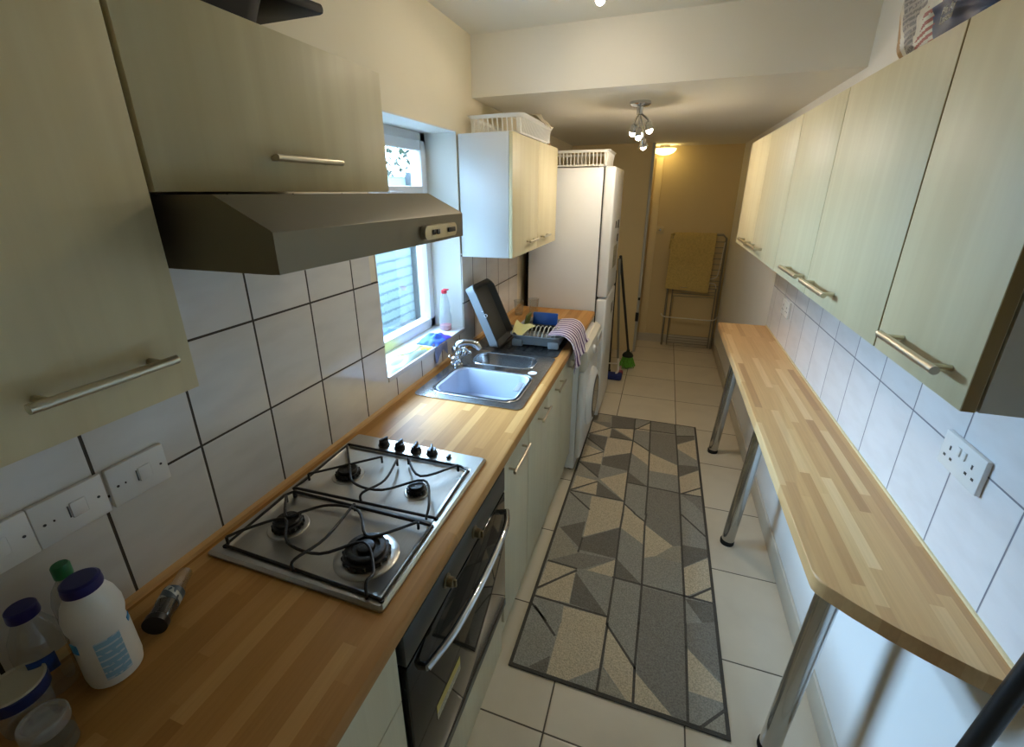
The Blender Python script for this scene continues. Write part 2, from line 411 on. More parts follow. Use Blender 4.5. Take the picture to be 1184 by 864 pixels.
RUG_POLYS=[('M',[(.618,3.34),(.754,3.342),(.755,3.226),(.623,3.207)]),('H',[(.623,3.207),(.755,3.226),(.773,3.146),(.699,3.133)]),('L',[(.62,3.198),(.761,3.13),(.65,3.011),(.626,3.007)]),('L',[(.65,3.011),(.771,3.134),(.776,2.997)]),('D',[(.631,2.997),(.761,2.992),(.758,2.801),(.628,2.914)]),('M',[(.628,2.914),(.758,2.801),(.618,2.844)]),('L',[(.618,2.844),(.746,2.777),(.624,2.655)]),('L',[(.625,2.649),(.757,2.777),(.762,2.622),(.621,2.62)]),('D',[(.622,2.611),(.763,2.619),(.763,2.476)]),('M',[(.625,2.594),(.764,2.468),(.628,2.446)]),('L',[(.629,2.443),(.765,2.428),(.63,2.288)]),('L',[(.651,2.296),(.767,2.416),(.777,2.287)]),('G',[(.622,2.263),(.754,2.272),(.757,2.161),(.761,2.097),(.627,2.051)]),('D',[(.754,3.342),(.937,3.346),(.939,3.186),(.773,3.146)]),('D',[(.777,3.136),(.938,3.004),(.779,2.998)]),('L',[(.793,3.141),(.94,3.179),(.943,3.014)]),('L',[(.763,2.988),(.944,2.989),(.941,2.828),(.764,2.716)]),('D',[(.765,2.71),(.941,2.828),(.948,2.598),(.768,2.615)]),('G',[(.768,2.612),(.94,2.591),(.771,2.454)]),('L',[(.776,2.452),(.938,2.586),(.939,2.285)]),('D',[(.768,2.426),(.935,2.284),(.778,2.287)]),('L',[(.755,2.269),(.942,2.272),(.946,2.16),(.761,2.097)]),('G',[(.938,3.35),(1.054,3.348),(.946,3.198)]),('L',[(.946,3.193),(1.054,3.328),(1.056,3.179),(.944,3.169)]),('G',[(.941,3.161),(1.056,3.176),(1.06,2.934),(.944,2.999)]),('L',[(.942,2.988),(1.06,2.884),(1.06,2.706),(.943,2.828)]),('G',[(.941,2.824),(1.06,2.701),(1.063,2.474),(.941,2.595)]),('D',[(.942,2.587),(1.063,2.47),(.948,2.466)]),('G',[(.948,2.463),(1.063,2.467),(1.068,2.202),(1.008,2.181),(.95,2.254)]),('L',[(.947,2.253),(1.008,2.181),(.948,2.161)]),('H',[(1.057,3.349),(1.236,3.34),(1.237,3.199),(1.06,3.173)]),('H',[(1.06,3.166),(1.239,3.188),(1.243,2.774),(1.065,2.87)]),('L',[(1.066,2.866),(1.243,2.768),(1.245,2.649),(1.069,2.648)]),('G',[(1.069,2.644),(1.247,2.645),(1.25,2.471),(1.07,2.472)]),('H',[(1.068,2.466),(1.253,2.464),(1.251,2.265),(1.069,2.202)]),('G',[(1.238,3.335),(1.365,3.347),(1.366,3.209),(1.239,3.177)]),('D',[(1.239,3.166),(1.366,3.202),(1.367,3.158),(1.242,3.048)]),('L',[(1.241,3.037),(1.369,3.155),(1.367,2.874),(1.244,2.987)]),('G',[(1.244,2.983),(1.369,2.871),(1.368,2.798),(1.245,2.781)]),('D',[(1.245,2.778),(1.368,2.798),(1.372,2.756),(1.25,2.639)]),('L',[(1.252,2.634),(1.371,2.751),(1.372,2.557),(1.257,2.463)]),('L',[(1.286,2.476),(1.375,2.551),(1.374,2.472)]),('H',[(1.256,2.451),(1.374,2.462),(1.376,2.31),(1.323,2.389)]),('G',[(1.256,2.451),(1.323,2.389),(1.376,2.31),(1.251,2.265)]),('G',[(.631,2.058),(.762,2.103),(.756,2.036),(.632,1.946)]),('D',[(.632,1.946),(.756,2.036),(.756,1.832)]),('M',[(.618,1.933),(.639,1.94),(.76,1.796),(.629,1.702)]),('H',[(.63,1.698),(.76,1.796),(.945,1.811),(.802,1.701),(.769,1.689)]),('L',[(.627,1.691),(.766,1.688),(.623,1.532)]),('L',[(.625,1.515),(.768,1.676),(.774,1.489),(.623,1.477)]),('G',[(.624,1.474),(.753,1.473),(.762,1.377),(.618,1.327)]),('L',[(.762,2.103),(.944,2.166),(.943,2.053),(.763,1.915)]),('D',[(.761,1.905),(.944,2.05),(.944,1.817),(.761,1.818)]),('L',[(.817,1.699),(.94,1.809),(.945,1.698)]),('G',[(.77,1.683),(.817,1.699),(.945,1.696),(.947,1.492)]),('D',[(.771,1.67),(.94,1.479),(.776,1.489)]),('L',[(.754,1.468),(.941,1.471),(.942,1.439),(.762,1.377)]),('L',[(.953,2.169),(1.01,2.188),(1.068,2.129),(1.071,1.955),(.947,2.046)]),('G',[(1.01,2.188),(1.071,2.209),(1.067,2.138)]),('G',[(.948,2.038),(1.072,1.947),(1.076,1.706),(.945,1.825)]),('D',[(.946,1.818),(1.072,1.695),(.947,1.693)]),('G',[(.946,1.689),(1.072,1.687),(1.071,1.484),(.949,1.442)]),('H',[(1.071,2.209),(1.252,2.271),(1.25,2.016),(1.207,1.994),(1.068,2.121)]),('L',[(1.068,2.112),(1.212,1.993),(1.125,1.896),(1.075,1.869)]),('M',[(1.125,1.896),(1.207,1.994),(1.25,2.012),(1.251,1.889)]),('G',[(1.073,1.868),(1.125,1.896),(1.253,1.886),(1.255,1.697),(1.075,1.696)]),('H',[(1.074,1.684),(1.254,1.686),(1.255,1.547),(1.072,1.484)]),('G',[(1.252,2.271),(1.376,2.316),(1.376,2.033),(1.257,2.026)]),('D',[(1.254,2.022),(1.376,2.028),(1.376,1.974),(1.258,1.868)]),('L',[(1.258,1.864),(1.376,1.968),(1.376,1.787),(1.261,1.694)]),('L',[(1.292,1.698),(1.376,1.774),(1.376,1.695)]),('D',[(1.257,1.681),(1.376,1.69),(1.376,1.591),(1.326,1.572)]),('G',[(1.257,1.675),(1.326,1.572),(1.255,1.548)]),('G',[(.632,1.337),(.756,1.379),(.752,1.233),(.681,1.159),(.618,1.155)]),('D',[(.681,1.159),(.751,1.229),(.754,1.155)]),('L',[(.759,1.38),(.94,1.459),(.942,1.246),(.834,1.155),(.754,1.155)]),('G',[(.834,1.155),(.946,1.247),(.943,1.155)]),('G',[(.95,1.447),(1.071,1.488),(1.066,1.293),(.947,1.435)]),('L',[(.948,1.43),(1.067,1.284),(1.07,1.155),(1.047,1.158),(.953,1.254)]),('M',[(.95,1.248),(1.047,1.158),(.943,1.155)]),('H',[(1.072,1.489),(1.255,1.552),(1.252,1.155),(1.201,1.155),(1.077,1.267)]),('L',[(1.073,1.27),(1.201,1.155),(1.071,1.155)]),('H',[(1.255,1.552),(1.376,1.597),(1.376,1.339),(1.258,1.44)]),('L',[(1.26,1.436),(1.376,1.328),(1.376,1.262),(1.256,1.265)]),('G',[(1.256,1.261),(1.376,1.258),(1.375,1.231),(1.295,1.155),(1.255,1.155)]),('M',[(1.295,1.155),(1.375,1.228),(1.376,1.155)])]
RUG_LINES=[[(.936,3.35),(.943,3.01),(.94,2.586),(.945,2.157)],[(1.053,3.35),(1.062,2.845),(1.067,2.468),(1.066,2.199)],[(1.236,3.34),(1.245,2.908),(1.25,2.471),(1.251,2.262)],[(.946,3.193),(1.236,3.198)],[(.779,2.998),(.944,2.999),(1.06,2.888)],[(.626,3.003),(.771,3.141)],[(.624,2.655),(.757,2.777)],[(.626,2.29),(.766,2.42)],[(.623,2.279),(.943,2.28)],[(.949,2.472),(1.25,2.463)],[(1.239,3.17),(1.364,3.208)],[(1.252,2.46),(1.375,2.47)],[(1.265,2.466),(1.372,2.557)],[(.95,2.252),(1.007,2.194)],[(.624,2.602),(.764,2.468)],[(.626,2.265),(.76,2.142)],[(.624,2.935),(.758,2.801)],[(.937,3.178),(.776,3.143)],[(.943,3.168),(1.054,3.328)],[(.944,2.166),(.942,2.044),(.947,1.699),(.944,1.44)],[(1.071,2.209),(1.066,2.12),(1.072,1.693),(1.07,1.483)],[(1.251,2.271),(1.252,2.024),(1.255,1.692),(1.255,1.555)],[(1.007,2.187),(1.067,2.138)],[(.758,1.803),(.761,1.905)],[(.63,1.698),(.768,1.692)],[(.62,1.523),(.771,1.679)],[(.623,1.479),(.945,1.476)],[(.942,1.697),(1.376,1.695)],[(1.279,1.694),(1.376,1.78)],[(.621,1.433),(.696,1.374)],[(1.258,2.264),(1.376,2.122)],[(.947,1.445),(.943,1.155)],[(1.07,1.488),(1.067,1.284),(1.07,1.155)],[(1.256,1.552),(1.255,1.439),(1.252,1.155)],[(.947,1.435),(1.067,1.289)],[(.637,1.425),(.747,1.32)],[(1.295,1.155),(1.376,1.236)]]
NEAR_WIRES=[[(0.074,0.584,0.92),(0.52,0.576,0.92),(0.516,0.806,0.92),(0.481,0.798,0.93),(0.089,0.795,0.93),(0.077,0.771,0.93),(0.074,0.584,0.92)],[(0.078,0.589,0.942),(0.105,0.633,0.942),(0.163,0.685,0.942),(0.232,0.623,0.942),(0.328,0.619,0.942),(0.403,0.682,0.942),(0.474,0.619,0.942),(0.477,0.588,0.942),(0.489,0.568,0.925)],[(0.288,0.576,0.925),(0.286,0.587,0.942),(0.307,0.663,0.942),(0.294,0.792,0.942)],[(0.095,0.761,0.942),(0.159,0.694,0.942),(0.184,0.72,0.942),(0.234,0.766,0.942),(0.321,0.772,0.942),(0.39,0.706,0.942),(0.428,0.719,0.942),(0.489,0.786,0.942)]]
FAR_WIRES=[[(0.065,0.818,0.92),(0.513,0.836,0.92),(0.506,1.058,0.92),(0.477,1.072,0.92),(0.062,1.068,0.92),(0.067,0.849,0.92),(0.065,0.818,0.92)],[(0.081,0.862,0.942),(0.123,0.901,0.942),(0.234,1.01,0.942)],[(0.075,1.046,0.93),(0.178,0.927,0.942),(0.237,0.868,0.942),(0.33,0.867,0.942),(0.418,0.944,0.942),(0.477,0.867,0.942),(0.491,0.824,0.925)],[(0.289,0.825,0.925),(0.286,0.839,0.942),(0.312,0.908,0.942),(0.288,1.012,0.942)],[(0.317,1.03,0.942),(0.4,0.959,0.942),(0.48,1.046,0.942)]]
# ================================================================== the room
RW = 1.673; HI = 2.44; LO = 2.17; YB = 2.375; YE = 5.5; Y0 = -1.25
WY0, WY1, WZ0, WZ1 = 1.41, 2.165, 1.02, 1.998
struct(B(-.35, RW+.2, Y0-.1, YE+.1, -.1, 0).build('floor', M['floor']))
w = MB()
w.box(-.26, 0, Y0, WY0, 0, HI); w.box(-.26, 0, WY1, YE, 0, HI); w.box(-.26, 0, WY0, WY1, 0, WZ0-.02); w.box(-.26, 0, WY0, WY1, WZ1, HI)
struct(w.build('wall_left', M['wall'], smooth=False))
struct(B(RW, RW+.15, Y0, YE, 0, HI).build('wall_right', M['wallR'], smooth=False))
struct(B(-.26, RW+.15, YE, YE+.12, 0, HI).build('wall_far', M['wallhall'], smooth=False))
struct(B(-.26, RW+.15, Y0-.12, Y0, 0, HI).build('wall_back', M['wall'], smooth=False))
struct(B(-.26, RW+.15, Y0-.1, YB, HI, HI+.1).build('ceiling', M['ceil'], smooth=False))
struct(B(0, RW, YB, YE, LO, HI+.1).build('ceiling_lowered', M['ceil'], smooth=False))
# partition beyond the fridge, with a pale frame down its free edge
struct(B(0, .795, 5.04, 5.14, 0, LO).build('wall_partition', M['wallhall'], smooth=False))
e = struct(B(.795, .822, 5.028, 5.152, 0, LO, .003).build('trim_1', mat('grey_door_frame', srgb(176, 176, 168), .5)))
lp = MB(); lp.box(.790, .8235, 5.018, 5.03, .36, .46, .002); lp.box(.80, .8235, 5.02, 5.03, .60, .63, .002); struct(lp.build('frame_latch', M['black'], e))
pt = MB()
for x in (.13, .36): pt.box(x, x+.012, 5.033, 5.04, 0, LO)
struct(pt.build('trim_2', M['wallhall']))
struct(B(.83, .905, 5.478, 5.5, .1, 2.06, .004).build('trim_3', mat('cream_frame', srgb(226, 208, 160), .5)))
struct(B(.0, RW-.012, 5.488, 5.5, 0, .1, .003).build('baseboard_far', M['skirt']))
struct(B(RW-.012, RW, Y0, YE, 0, .105, .003).build('baseboard_right', M['skirt']))
# tile panels
t = MB(); t.box(0, .008, -.35, WY0-.045, .905, 1.72); t.box(0, .008, WY0-.045, WY0-.002, .905, 1.41); t.box(0, .008, WY0-.002, WY1, .905, WZ0-.022); t.box(0, .008, WY1, 3.13, .905, 1.42)
struct(t.build('wall_tiles_left', M['tileL'], smooth=False))
struct(B(RW-.008, RW, -.4, 3.12, .922, 1.55).build('wall_tiles_right', M['tileR'], smooth=False))
# window sill, reveals, frame
struct(B(-.17, .012, WY0+.002, WY1-.002, WZ0-.022, WZ0, .003).build('trim_sill', M['upvc']))
r = MB(); r.box(-.17, .002, WY1-.006, WY1, WZ0, WZ1); r.box(-.17, .002, WY0, WY0+.006, WZ0, WZ1); r.box(-.17, .002, WY0, WY1, WZ1-.006, WZ1)
struct(r.build('trim_reveal', M['white'], smooth=False))
f = MB(); X0, X1 = -.225, -.165; ya, yb, za, zb = WY0+.006, WY1-.006, WZ0, WZ1-.006; fw = .052; tz = 1.685
f.box(X0, X1, ya, ya+fw, za, zb, .004); f.box(X0, X1, yb-fw, yb, za, zb, .004); f.box(X0, X1, ya, yb, za, za+fw, .004)
f.box(X0, X1, ya, yb, zb-fw, zb, .004); f.box(X0, X1, ya, yb, tz-.025, tz+.025, .004)
win = struct(f.build('window_1', M['upvc']))
s = MB(); sx0, sx1 = X1-.01, X1+.018; a, b, c, d = ya+fw-.012, yb-fw+.012, tz+.02, zb-fw+.012; sw = .045
s.box(sx0, sx1, a, a+sw, c, d, .004); s.box(sx0, sx1, b-sw, b, c, d, .004); s.box(sx0, sx1, a+sw, b-sw, c, c+sw, .004); s.box(sx0, sx1, a+sw, b-sw, d-sw, d, .004)
sash = struct(s.build('window_sash', M['upvc'], win))
g = MB(); g.box(sx0+.004, sx0+.008, a+sw-.01, b-sw+.01, c+sw-.01, d-sw+.01); struct(g.build('window_pane', M['glass'], win, smooth=False))
g = MB(); g.box(X0+.03, X0+.034, ya+fw-.01, yb-fw+.01, za+fw-.01, tz-.02); struct(g.build('window_pane', M['glass'], win, smooth=False))
h = MB(); h.box(sx1, sx1+.012, 1.76, 1.80, c+.008, c+.026, .003); h.box(sx1+.006, sx1+.016, 1.76, 1.88, c+.012, c+.022, .003); struct(h.build('window_handle', M['upvc'], win))

# ------------------------------------------------------------------ outside the window
struct(B(-6, -.26, -3, 8, -.12, -.02).build('ground_yard', M['ground']))
fn = thing('garden_fence', 'blue grey boarded fence standing just outside the kitchen window', 'fence', (-1.35, 4.7, -.02))
B(-1.36, -1.33, .4, 9.0, -.02, 1.86).build('boards', M['fence'], fn)
for y in (1.3, 2.32, 2.86, 3.9, 5.5, 7.2): B(-1.33, -1.28, y, y+.05, -.02, 1.9, .004).build('fence_post', M['post'], fn)
tr = thing('garden_tree', 'leafy green tree beyond the fence seen through the small top window', 'tree', (-2.6, 6.7, -.02))
MB().tube([(-2.6, 6.7, -.02), (-2.58, 6.72, 1.0), (-2.65, 6.7, 2.4)], [.09, .07, .04]).build('trunk', M['bark'], tr)
lf = MB().use(M['leaves'])
for i in range(900):
    c = Vector((-2.6, 6.7, 2.35))+Vector((random.gauss(0, .4), random.gauss(0, .75), random.gauss(0, .42)))
    q = Matrix.Rotation(random.uniform(0, 6.28), 3, 'Z')@Matrix.Rotation(random.uniform(-1.2, 1.2), 3, 'X'); k = random.uniform(.05, .1)
    lf.grid([[c+q@Vector((-k*.5, 0, 0)), c+q@Vector((0, -k, .01))], [c+q@Vector((0, k, .01)), c+q@Vector((k*.5, 0, 0))]])
o = lf.build('crown', None, tr, smooth=False)

# ================================================================== base units, left
def handle(door, p0, p1, out, name='handle', r=.006, m='nickel', inset=.02):
    """bar handle from p0 to p1 on two stand-offs pointing back along -out"""
    p0, p1, out = Vector(p0), Vector(p1), Vector(out); d = (p1-p0).normalized(); h = MB()
    h.tube([p0, p1], r, 12)
    for q in (p0+d*inset, p1-d*inset): h.tube([q, q-out], r*.8, 10)
    return h.build(name, M[m], door)
WT = .905; FX = .568   # worktop height, face of the doors
wt = MB().use(M['block'])
def wtprof(x0): return [(x0, WT), (x0, .863), (.572, .863), (.579, .866), (.582, .873), (.582, .893), (.578, .901), (.570, WT)]
wt.prism(wtprof(.009), 'y', -.35, 1.545); wt.prism(wtprof(.505), 'y', 1.545, 2.125); wt.prism(wtprof(.009), 'y', 2.125, 3.19)
wt.box(.009, .09, 1.545, 2.125, .863, WT)
wt.use(M['woodedge']); wt.prism([(.009, WT), (.022, WT), (.020, WT+.009), (.009, WT+.014)], 'y', -.35, 3.19)
wto = wt.build('worktop', None); tag(wto, 'long oak block worktop running along the window wall from the near end to the fridge', 'worktop')

def base_unit(y0, y1, label, z1=.862, body='carcg'):
    u = thing('base_cabinet', label, 'cabinet', (.29, (y0+y1)/2, 0))
    B(.02, .548, y0+.002, y1-.002, .13, z1).build('body', M[body], u)
    B(.05, .538, y0+.002, y1-.002, 0, .128).build('plinth', M['doorlow'], u)
    return u
u = base_unit(.0, .545, 'cream base cabinet with a drawer over a door, nearer than the oven')
B(.550, FX, .004, .541, .684, .858, .002).build('drawer', M['doorlow'], u)
B(.550, FX, .004, .541, .135, .680, .002).build('door', M['doorlow'], u)
u = base_unit(-.35, -.002, 'cream base cabinet furthest to the near end of the left worktop'); B(.550, FX, -.346, -.004, .135, .858, .002).build('door', M['doorlow'], u)
u = base_unit(1.205, 1.52, 'narrow cream base cabinet with one bar handle, next to the oven')
d = B(.550, FX, 1.209, 1.516, .135, .858, .002).build('door', M['doorlow'], u)
handle(d, (FX+.028, 1.25, .805), (FX+.028, 1.45, .805), (.03, 0, 0))
u = base_unit(1.52, 2.49, 'wide cream sink cabinet with three doors under the sink', z1=.72)
B(.50, .548, 1.522, 2.488, .72, .862).build('top_rail', M['carcg'], u)
for i in range(3):
    a = 1.522+i*.3225; d = B(.550, FX, a+.001, a+.3205, .135, .858, .002).build('door', M['doorlow'], u)
    handle(d, (FX+.028, a+.125, .80), (FX+.028, a+.275, .80), (.03, 0, 0))

# ------------------------------------------------------------------ oven
ov = thing('built_in_oven', 'built-in oven with black glass door, grey control panel and bowed handle under the hob', 'oven', (.3, .875, 0))
B(.03, .55, .556, 1.196, .13, .86).build('body', M['black'], ov)
B(.552, .578, .556, 1.196, .768, .858, .003).build('control_panel', M['ovenpanel'], ov)
dr = B(.552, .578, .556, 1.196, .252, .760, .003).build('door', M['ovenglass'], ov)
B(.5782, .5788, .556, 1.196, .252, .282).build('bottom_rail', M['ovenpanel'], dr)
hb = MB(); P = smoothpath([(.600, .60, .722), (.630, .70, .742), (.640, .872, .75), (.630, 1.05, .742), (.600, 1.15, .722)], 8)
hb.tube(P, .0095, 12); hb.tube([(.600, .603, .722), (.578, .603, .715)], .009); hb.tube([(.600, 1.147, .722), (.578, 1.147, .715)], .009)
hb.build('handle', M['chrome'], dr)
B(.5785, .5792, .66, .80, .462, .488).build('sticker', M['yellow'], dr, label='yellow energy sticker')
B(.5785, .5792, .66, .80, .436, .4615).build('sticker', M['sticker'], dr, label='printed paper sticker')
for y in (.752, .930):
    k = MB(); k.lathe([(.018, 0), (.018, .003), (.0135, .005), (.013, .019), (.011, .021)], (.578, y, .815), (1, 0, 0), 24); k.box(.596, .606, y-.0035, y+.0035, .804, .826, .002)
    k.build('knob', M['knob'], ov)
B(.540, .562, .556, 1.196, .0, .246, .002).build('bottom_panel', M['doorlow'], ov)

# ------------------------------------------------------------------ gas hob
hob = thing('gas_hob', 'stainless steel four burner gas hob set into the left worktop', 'hob', (.287, .852, WT))
hx0, hx1, hy0, hy1 = .043, .533, .557, 1.147
t = MB()
o1 = rrect(hx0, hx1, hy0, hy1, .008, 3); o2 = rrect(hx0+.006, hx1-.006, hy0+.006, hy1-.006, .008, 3); i1 = rrect(hx0+.022, hx1-.022, hy0+.022, 1.078, .012, 3); i2 = rrect(hx0+.03, hx1-.03, hy0+.03, 1.07, .012, 3)
Z = lambda L, z: [(p[0], p[1], z) for p in L]
t.loft([Z(o1, WT+.001), Z(o1, WT+.006), Z(o2, WT+.012)]); 
t.plate(o2, [i1], WT+.012); t.loft([Z(i1, WT+.012), Z(i2, WT+.006)], cap1=True)
t.build('hob_plate', M['steel'], hob)
for (x, y, r) in ((.166, .93, .034), (.404, .927, .026), (.161, .694, .036), (.412, .676, .054)):
    b = MB(); b.lathe([(r*1.42, 0), (r*1.36, .002), (r*1.1, .003)], (x, y, WT+.0065), n=36)
    ring = b.build('burner_bowl', M['steel'], hob)
    b = MB(); b.lathe([(r*1.0, 0), (r*1.02, .006), (r*.98, .012), (r*.9, .0135)], (x, y, WT+.009), n=36)
    for k in range(18):
        a = k*pi/9; b.box(x+r*cos(a)-.0025, x+r*cos(a)+.0025, y+r*sin(a)-.0025, y+r*sin(a)+.0025, WT+.010, WT+.020)
    if r > .05:
        b.lathe([(r*.86, .0), (r*.86, .010), (r*.8, .012), (r*.62, .012), (r*.6, .006), (r*.4, .006), (r*.38, .014), (r*.3, .016)], (x, y, WT+.0225), n=36)
    else:
        b.lathe([(r*.86, 0), (r*.86, .006), (r*.78, .009), (r*.3, .010)], (x, y, WT+.0225), n=36)
    b.build('burner', M['iron'], hob)
for g_ in (NEAR_WIRES, FAR_WIRES):
    ps = MB(); fr = g_[0][:-1]
    ps.tube(fr, .0042, 8, closed=True)
    for q in (fr[0], fr[1], fr[2], fr[-2]): ps.tube([q, (q[0], q[1], WT+.008)], .006, 8)
    for L in g_[1:]:
        ps.tube(smoothpath(L, 5), .0036, 8)
        for e_, q in ((L[0], 0), (L[-1], 0)): ps.tube([e_, (e_[0], e_[1], .920)], .0036, 8)
    ps.build('pan_support', M['iron'], hob)
for i, (x, y) in enumerate(((.178, 1.105), (.238, 1.107), (.298, 1.109), (.356, 1.111))):
    k = MB(); k.lathe([(.019, 0), (.019, .003), (.0165, .005), (.015, .016), (.013, .018)], (x, y, WT+.0125), n=24); k.box(x-.0035, x+.0035, y-.017, y+.017, WT+.026, WT+.040, .002, rot=Matrix.Rotation(.25*i-.3, 3, 'Z'))
    k.build('knob', M['black'], hob)
B(.412, .423, 1.098, 1.118, WT+.0125, WT+.021, .003).build('ignition_button', M['black'], hob)

# ------------------------------------------------------------------ sink
sk = thing('kitchen_sink', 'stainless inset sink with one and a half bowls and drainer mottled with painted reflections below the window', 'sink', (.29, 2.0, WT))
mb_ = rrect(.105, .492, 1.562, 1.862, .06); hb_ = rrect(.135, .455, 1.935, 2.100, .06); so = rrect(.05, .535, 1.512, 2.14, .03)
t = MB(); t.plate(so, [mb_, hb_], WT+.004); t.loft([Z(so, WT+.0005), Z(so, WT+.004)])
ins = lambda L, k: [((p[0]-(min(q[0] for q in L)+max(q[0] for q in L))/2)*k+(min(q[0] for q in L)+max(q[0] for q in L))/2, (p[1]-(min(q[1] for q in L)+max(q[1] for q in L))/2)*k+(min(q[1] for q in L)+max(q[1] for q in L))/2) for p in L]
t.loft([Z(mb_, WT+.004), Z(ins(mb_, .985), WT-.006), Z(ins(mb_, .94), WT-.12), Z(ins(mb_, .86), WT-.140)], cap1=True)
t.loft([Z(hb_, WT+.004), Z(ins(hb_, .985), WT-.006), Z(ins(hb_, .9), WT-.085), Z(ins(hb_, .75), WT-.1)], cap1=True)
t.build('sink_top', M['sinksteel'], sk, angle=50)
t = MB()
for L in (mb_, hb_): t.tube(Z(ins(L, 1.03), WT+.004), .0045, 6, closed=True)
t.build('bowl_rim', M['sinksteel'], sk)
t = MB(); dO = rrect(.05, .535, 2.143, 2.66, .03); t.prism(dO, 'z', WT+.0005, WT+.004)
for i in range(9):
    x = .12+i*.043; t.box(x, x+.014, 2.19, 2.60, WT+.003, WT+.006, .001)
t.build('drainer', M['drain'], sk)
t = MB(); t.lathe([(.021, 0), (.021, .002), (.012, .0025)], (.475, 1.90, WT+.004)); t.build('overflow_plug', M['upvc'], sk)

tap = thing('mixer_tap', 'chrome mixer tap with two cross-head handles behind the sink bowls', 'tap', (.085, 1.895, WT+.004))
t = MB(); t.lathe([(.030, 0), (.030, .006), (.024, .012), (.021, .05), (.026, .062), (.026, .085), (.02, .095)], (.085, 1.895, WT+.004))
t.build('tap_body', M['chrome'], tap)
MB().tube(smoothpath([(.085, 1.895, .985), (.095, 1.90, 1.012), (.13, 1.91, 1.024), (.175, 1.92, 1.018), (.195, 1.925, .992)], 6), [.019]*6+[.018]*6+[.017]*6+[.016]*7, 14).build('spout', M['chrome'], tap)
for s_ in (-1, 1):
    b = Vector((.095, 1.895+s_*.052, .945)); t = MB(); t.tube([(.085, 1.895, .945), b], .011, 12)
    dd = Vector((.35, s_*.6, .75)).normalized(); t.lathe([(.015, 0), (.017, .012), (.012, .022)], b, dd, 16)
    q = Vector((0, 0, 1)).rotation_difference(dd).to_matrix(); c = b+dd*.026
    for k in range(4):
        e_ = c+q@Vector((cos(k*pi/2)*.026, sin(k*pi/2)*.026, 0)); t.tube([c, e_], [.006, .0075], 8); t.sphere(e_, .0078, 10)
    t.lathe([(.011, 0), (.011, .006), (.006, .010)], c, dd, 14); t.build('cross_handle', M['chrome'], tap)

bw = MB(); b0 = rrect(.112, .486, 1.57, 1.853, .055); 
bw.loft([Z(ins(b0, .80), WT-.125), Z(ins(b0, .90), WT-.115), Z(ins(b0, .955), WT+.004), Z(ins(b0, 1.0), WT+.009), Z(ins(b0, 1.005), WT+.003), Z(ins(b0, .985), WT+.003)], cap0=True)
bw.solid(.0025)
wb = bw.build('washing_up_bowl', M['bowl'], angle=50); tag(wb, 'white plastic washing-up bowl sitting in the main sink bowl', 'bowl')
B(.30, .325, 1.60, 1.625, WT-.122, WT-.112, .004).build('drain_plug', mat('pale_blue_plug', srgb(120, 180, 224), .4), wb)
B(.452, .478, 1.665, 1.76, WT+.0095, WT+.013, .0015).build('hand_grip', M['grey'], wb)

# ------------------------------------------------------------------ washing machine and fridge
wm = thing('washing_machine', 'white washing machine under the worktop beside the fridge', 'washing machine', (.34, 2.8, 0))
B(.06, .60, 2.495, 3.105, .012, .852, .012).build('body', M['fridge'], wm)
fp = MB(); fp.box(.600, .634, 2.495, 3.105, .10, .70, .012); fp.build('front_panel', M['fridge'], wm)
fp = MB(); fp.prism([(.600, .705), (.636, .705), (.652, .74), (.640, .83), (.612, .852), (.600, .852)], 'y', 2.495, 3.105); fp.build('control_panel', mat('cream_white_plastic', srgb(226, 222, 206), .35), wm)
dd_ = MB(); dd_.lathe([(.20, 0), (.20, .012), (.175, .032), (.15, .036)], (.634, 2.80, .42), (1, 0, 0), 40); dwm = dd_.build('door', M['fridge'], wm)
MB().lathe([(.148, 0), (.14, .004), (.08, -.002)], (.6705, 2.80, .42), (1, 0, 0), 40).build('door_glass', mat('smoked_glass', srgb(72, 76, 80), .1), dwm)
MB().lathe([(.028, 0), (.026, .016), (.012, .018)], (.648, 2.72, .78), (1, 0, .1), 20).build('dial', M['upvc'], wm)
B(.646, .654, 2.90, 3.06, .755, .81, .003).build('detergent_drawer', M['upvc'], wm)
for y in (2.53, 3.07):
    for x in (.1, .57): MB().lathe([(.02, 0), (.02, .013)], (x, y, 0), n=12).build('foot', M['black'], wm)

fr = thing('fridge_freezer', 'tall white fridge freezer at the far end of the left worktop', 'fridge', (.36, 3.5, 0))
B(.07, .575, 3.205, 3.795, .02, 1.872, .006).build('body', M['fridge'], fr)
B(.02, .074, 3.32, 3.795, .3, 1.7).build('back_panel', M['black'], fr)
d1 = B(.583, .655, 3.205, 3.795, 1.003, 1.876, .014, 3).build('door', M['fridge'], fr, label='white upper fridge door')
d2 = B(.583, .655, 3.205, 3.795, .06, .992, .014, 3).build('door', M['fridge'], fr, label='white lower freezer door')
B(.575, .583, 3.215, 3.785, .06, 1.865).build('door_seal', M['dgrey'], fr)
B(.54, .60, 3.222, 3.262, 1.8725, 1.880, .002).build('top_hinge', M['grey'], fr)
for (y, z, w_, h_) in ((3.60, 1.46, .05, .06), (3.62, 1.36, .04, .055), (3.45, 1.47, .025, .05)):
    B(.6552, .659, y, y+w_, z, z+h_, .0015).build('magnet', M['black'], d1)
B(.6552, .6565, 3.43, 3.66, 1.18, 1.34, .0005).build('notice', M['sticker'], d1)
B(.6552, .6562, 3.58, 3.70, .80, .88, .0004).build('badge', mat('grey_badge', srgb(120, 118, 108), .4), d2)
for y in (3.25, 3.75):
    for x in (.11, .54): MB().lathe([(.02, 0), (.02, .021)], (x, y, 0), n=12).build('foot', M['black'], fr)

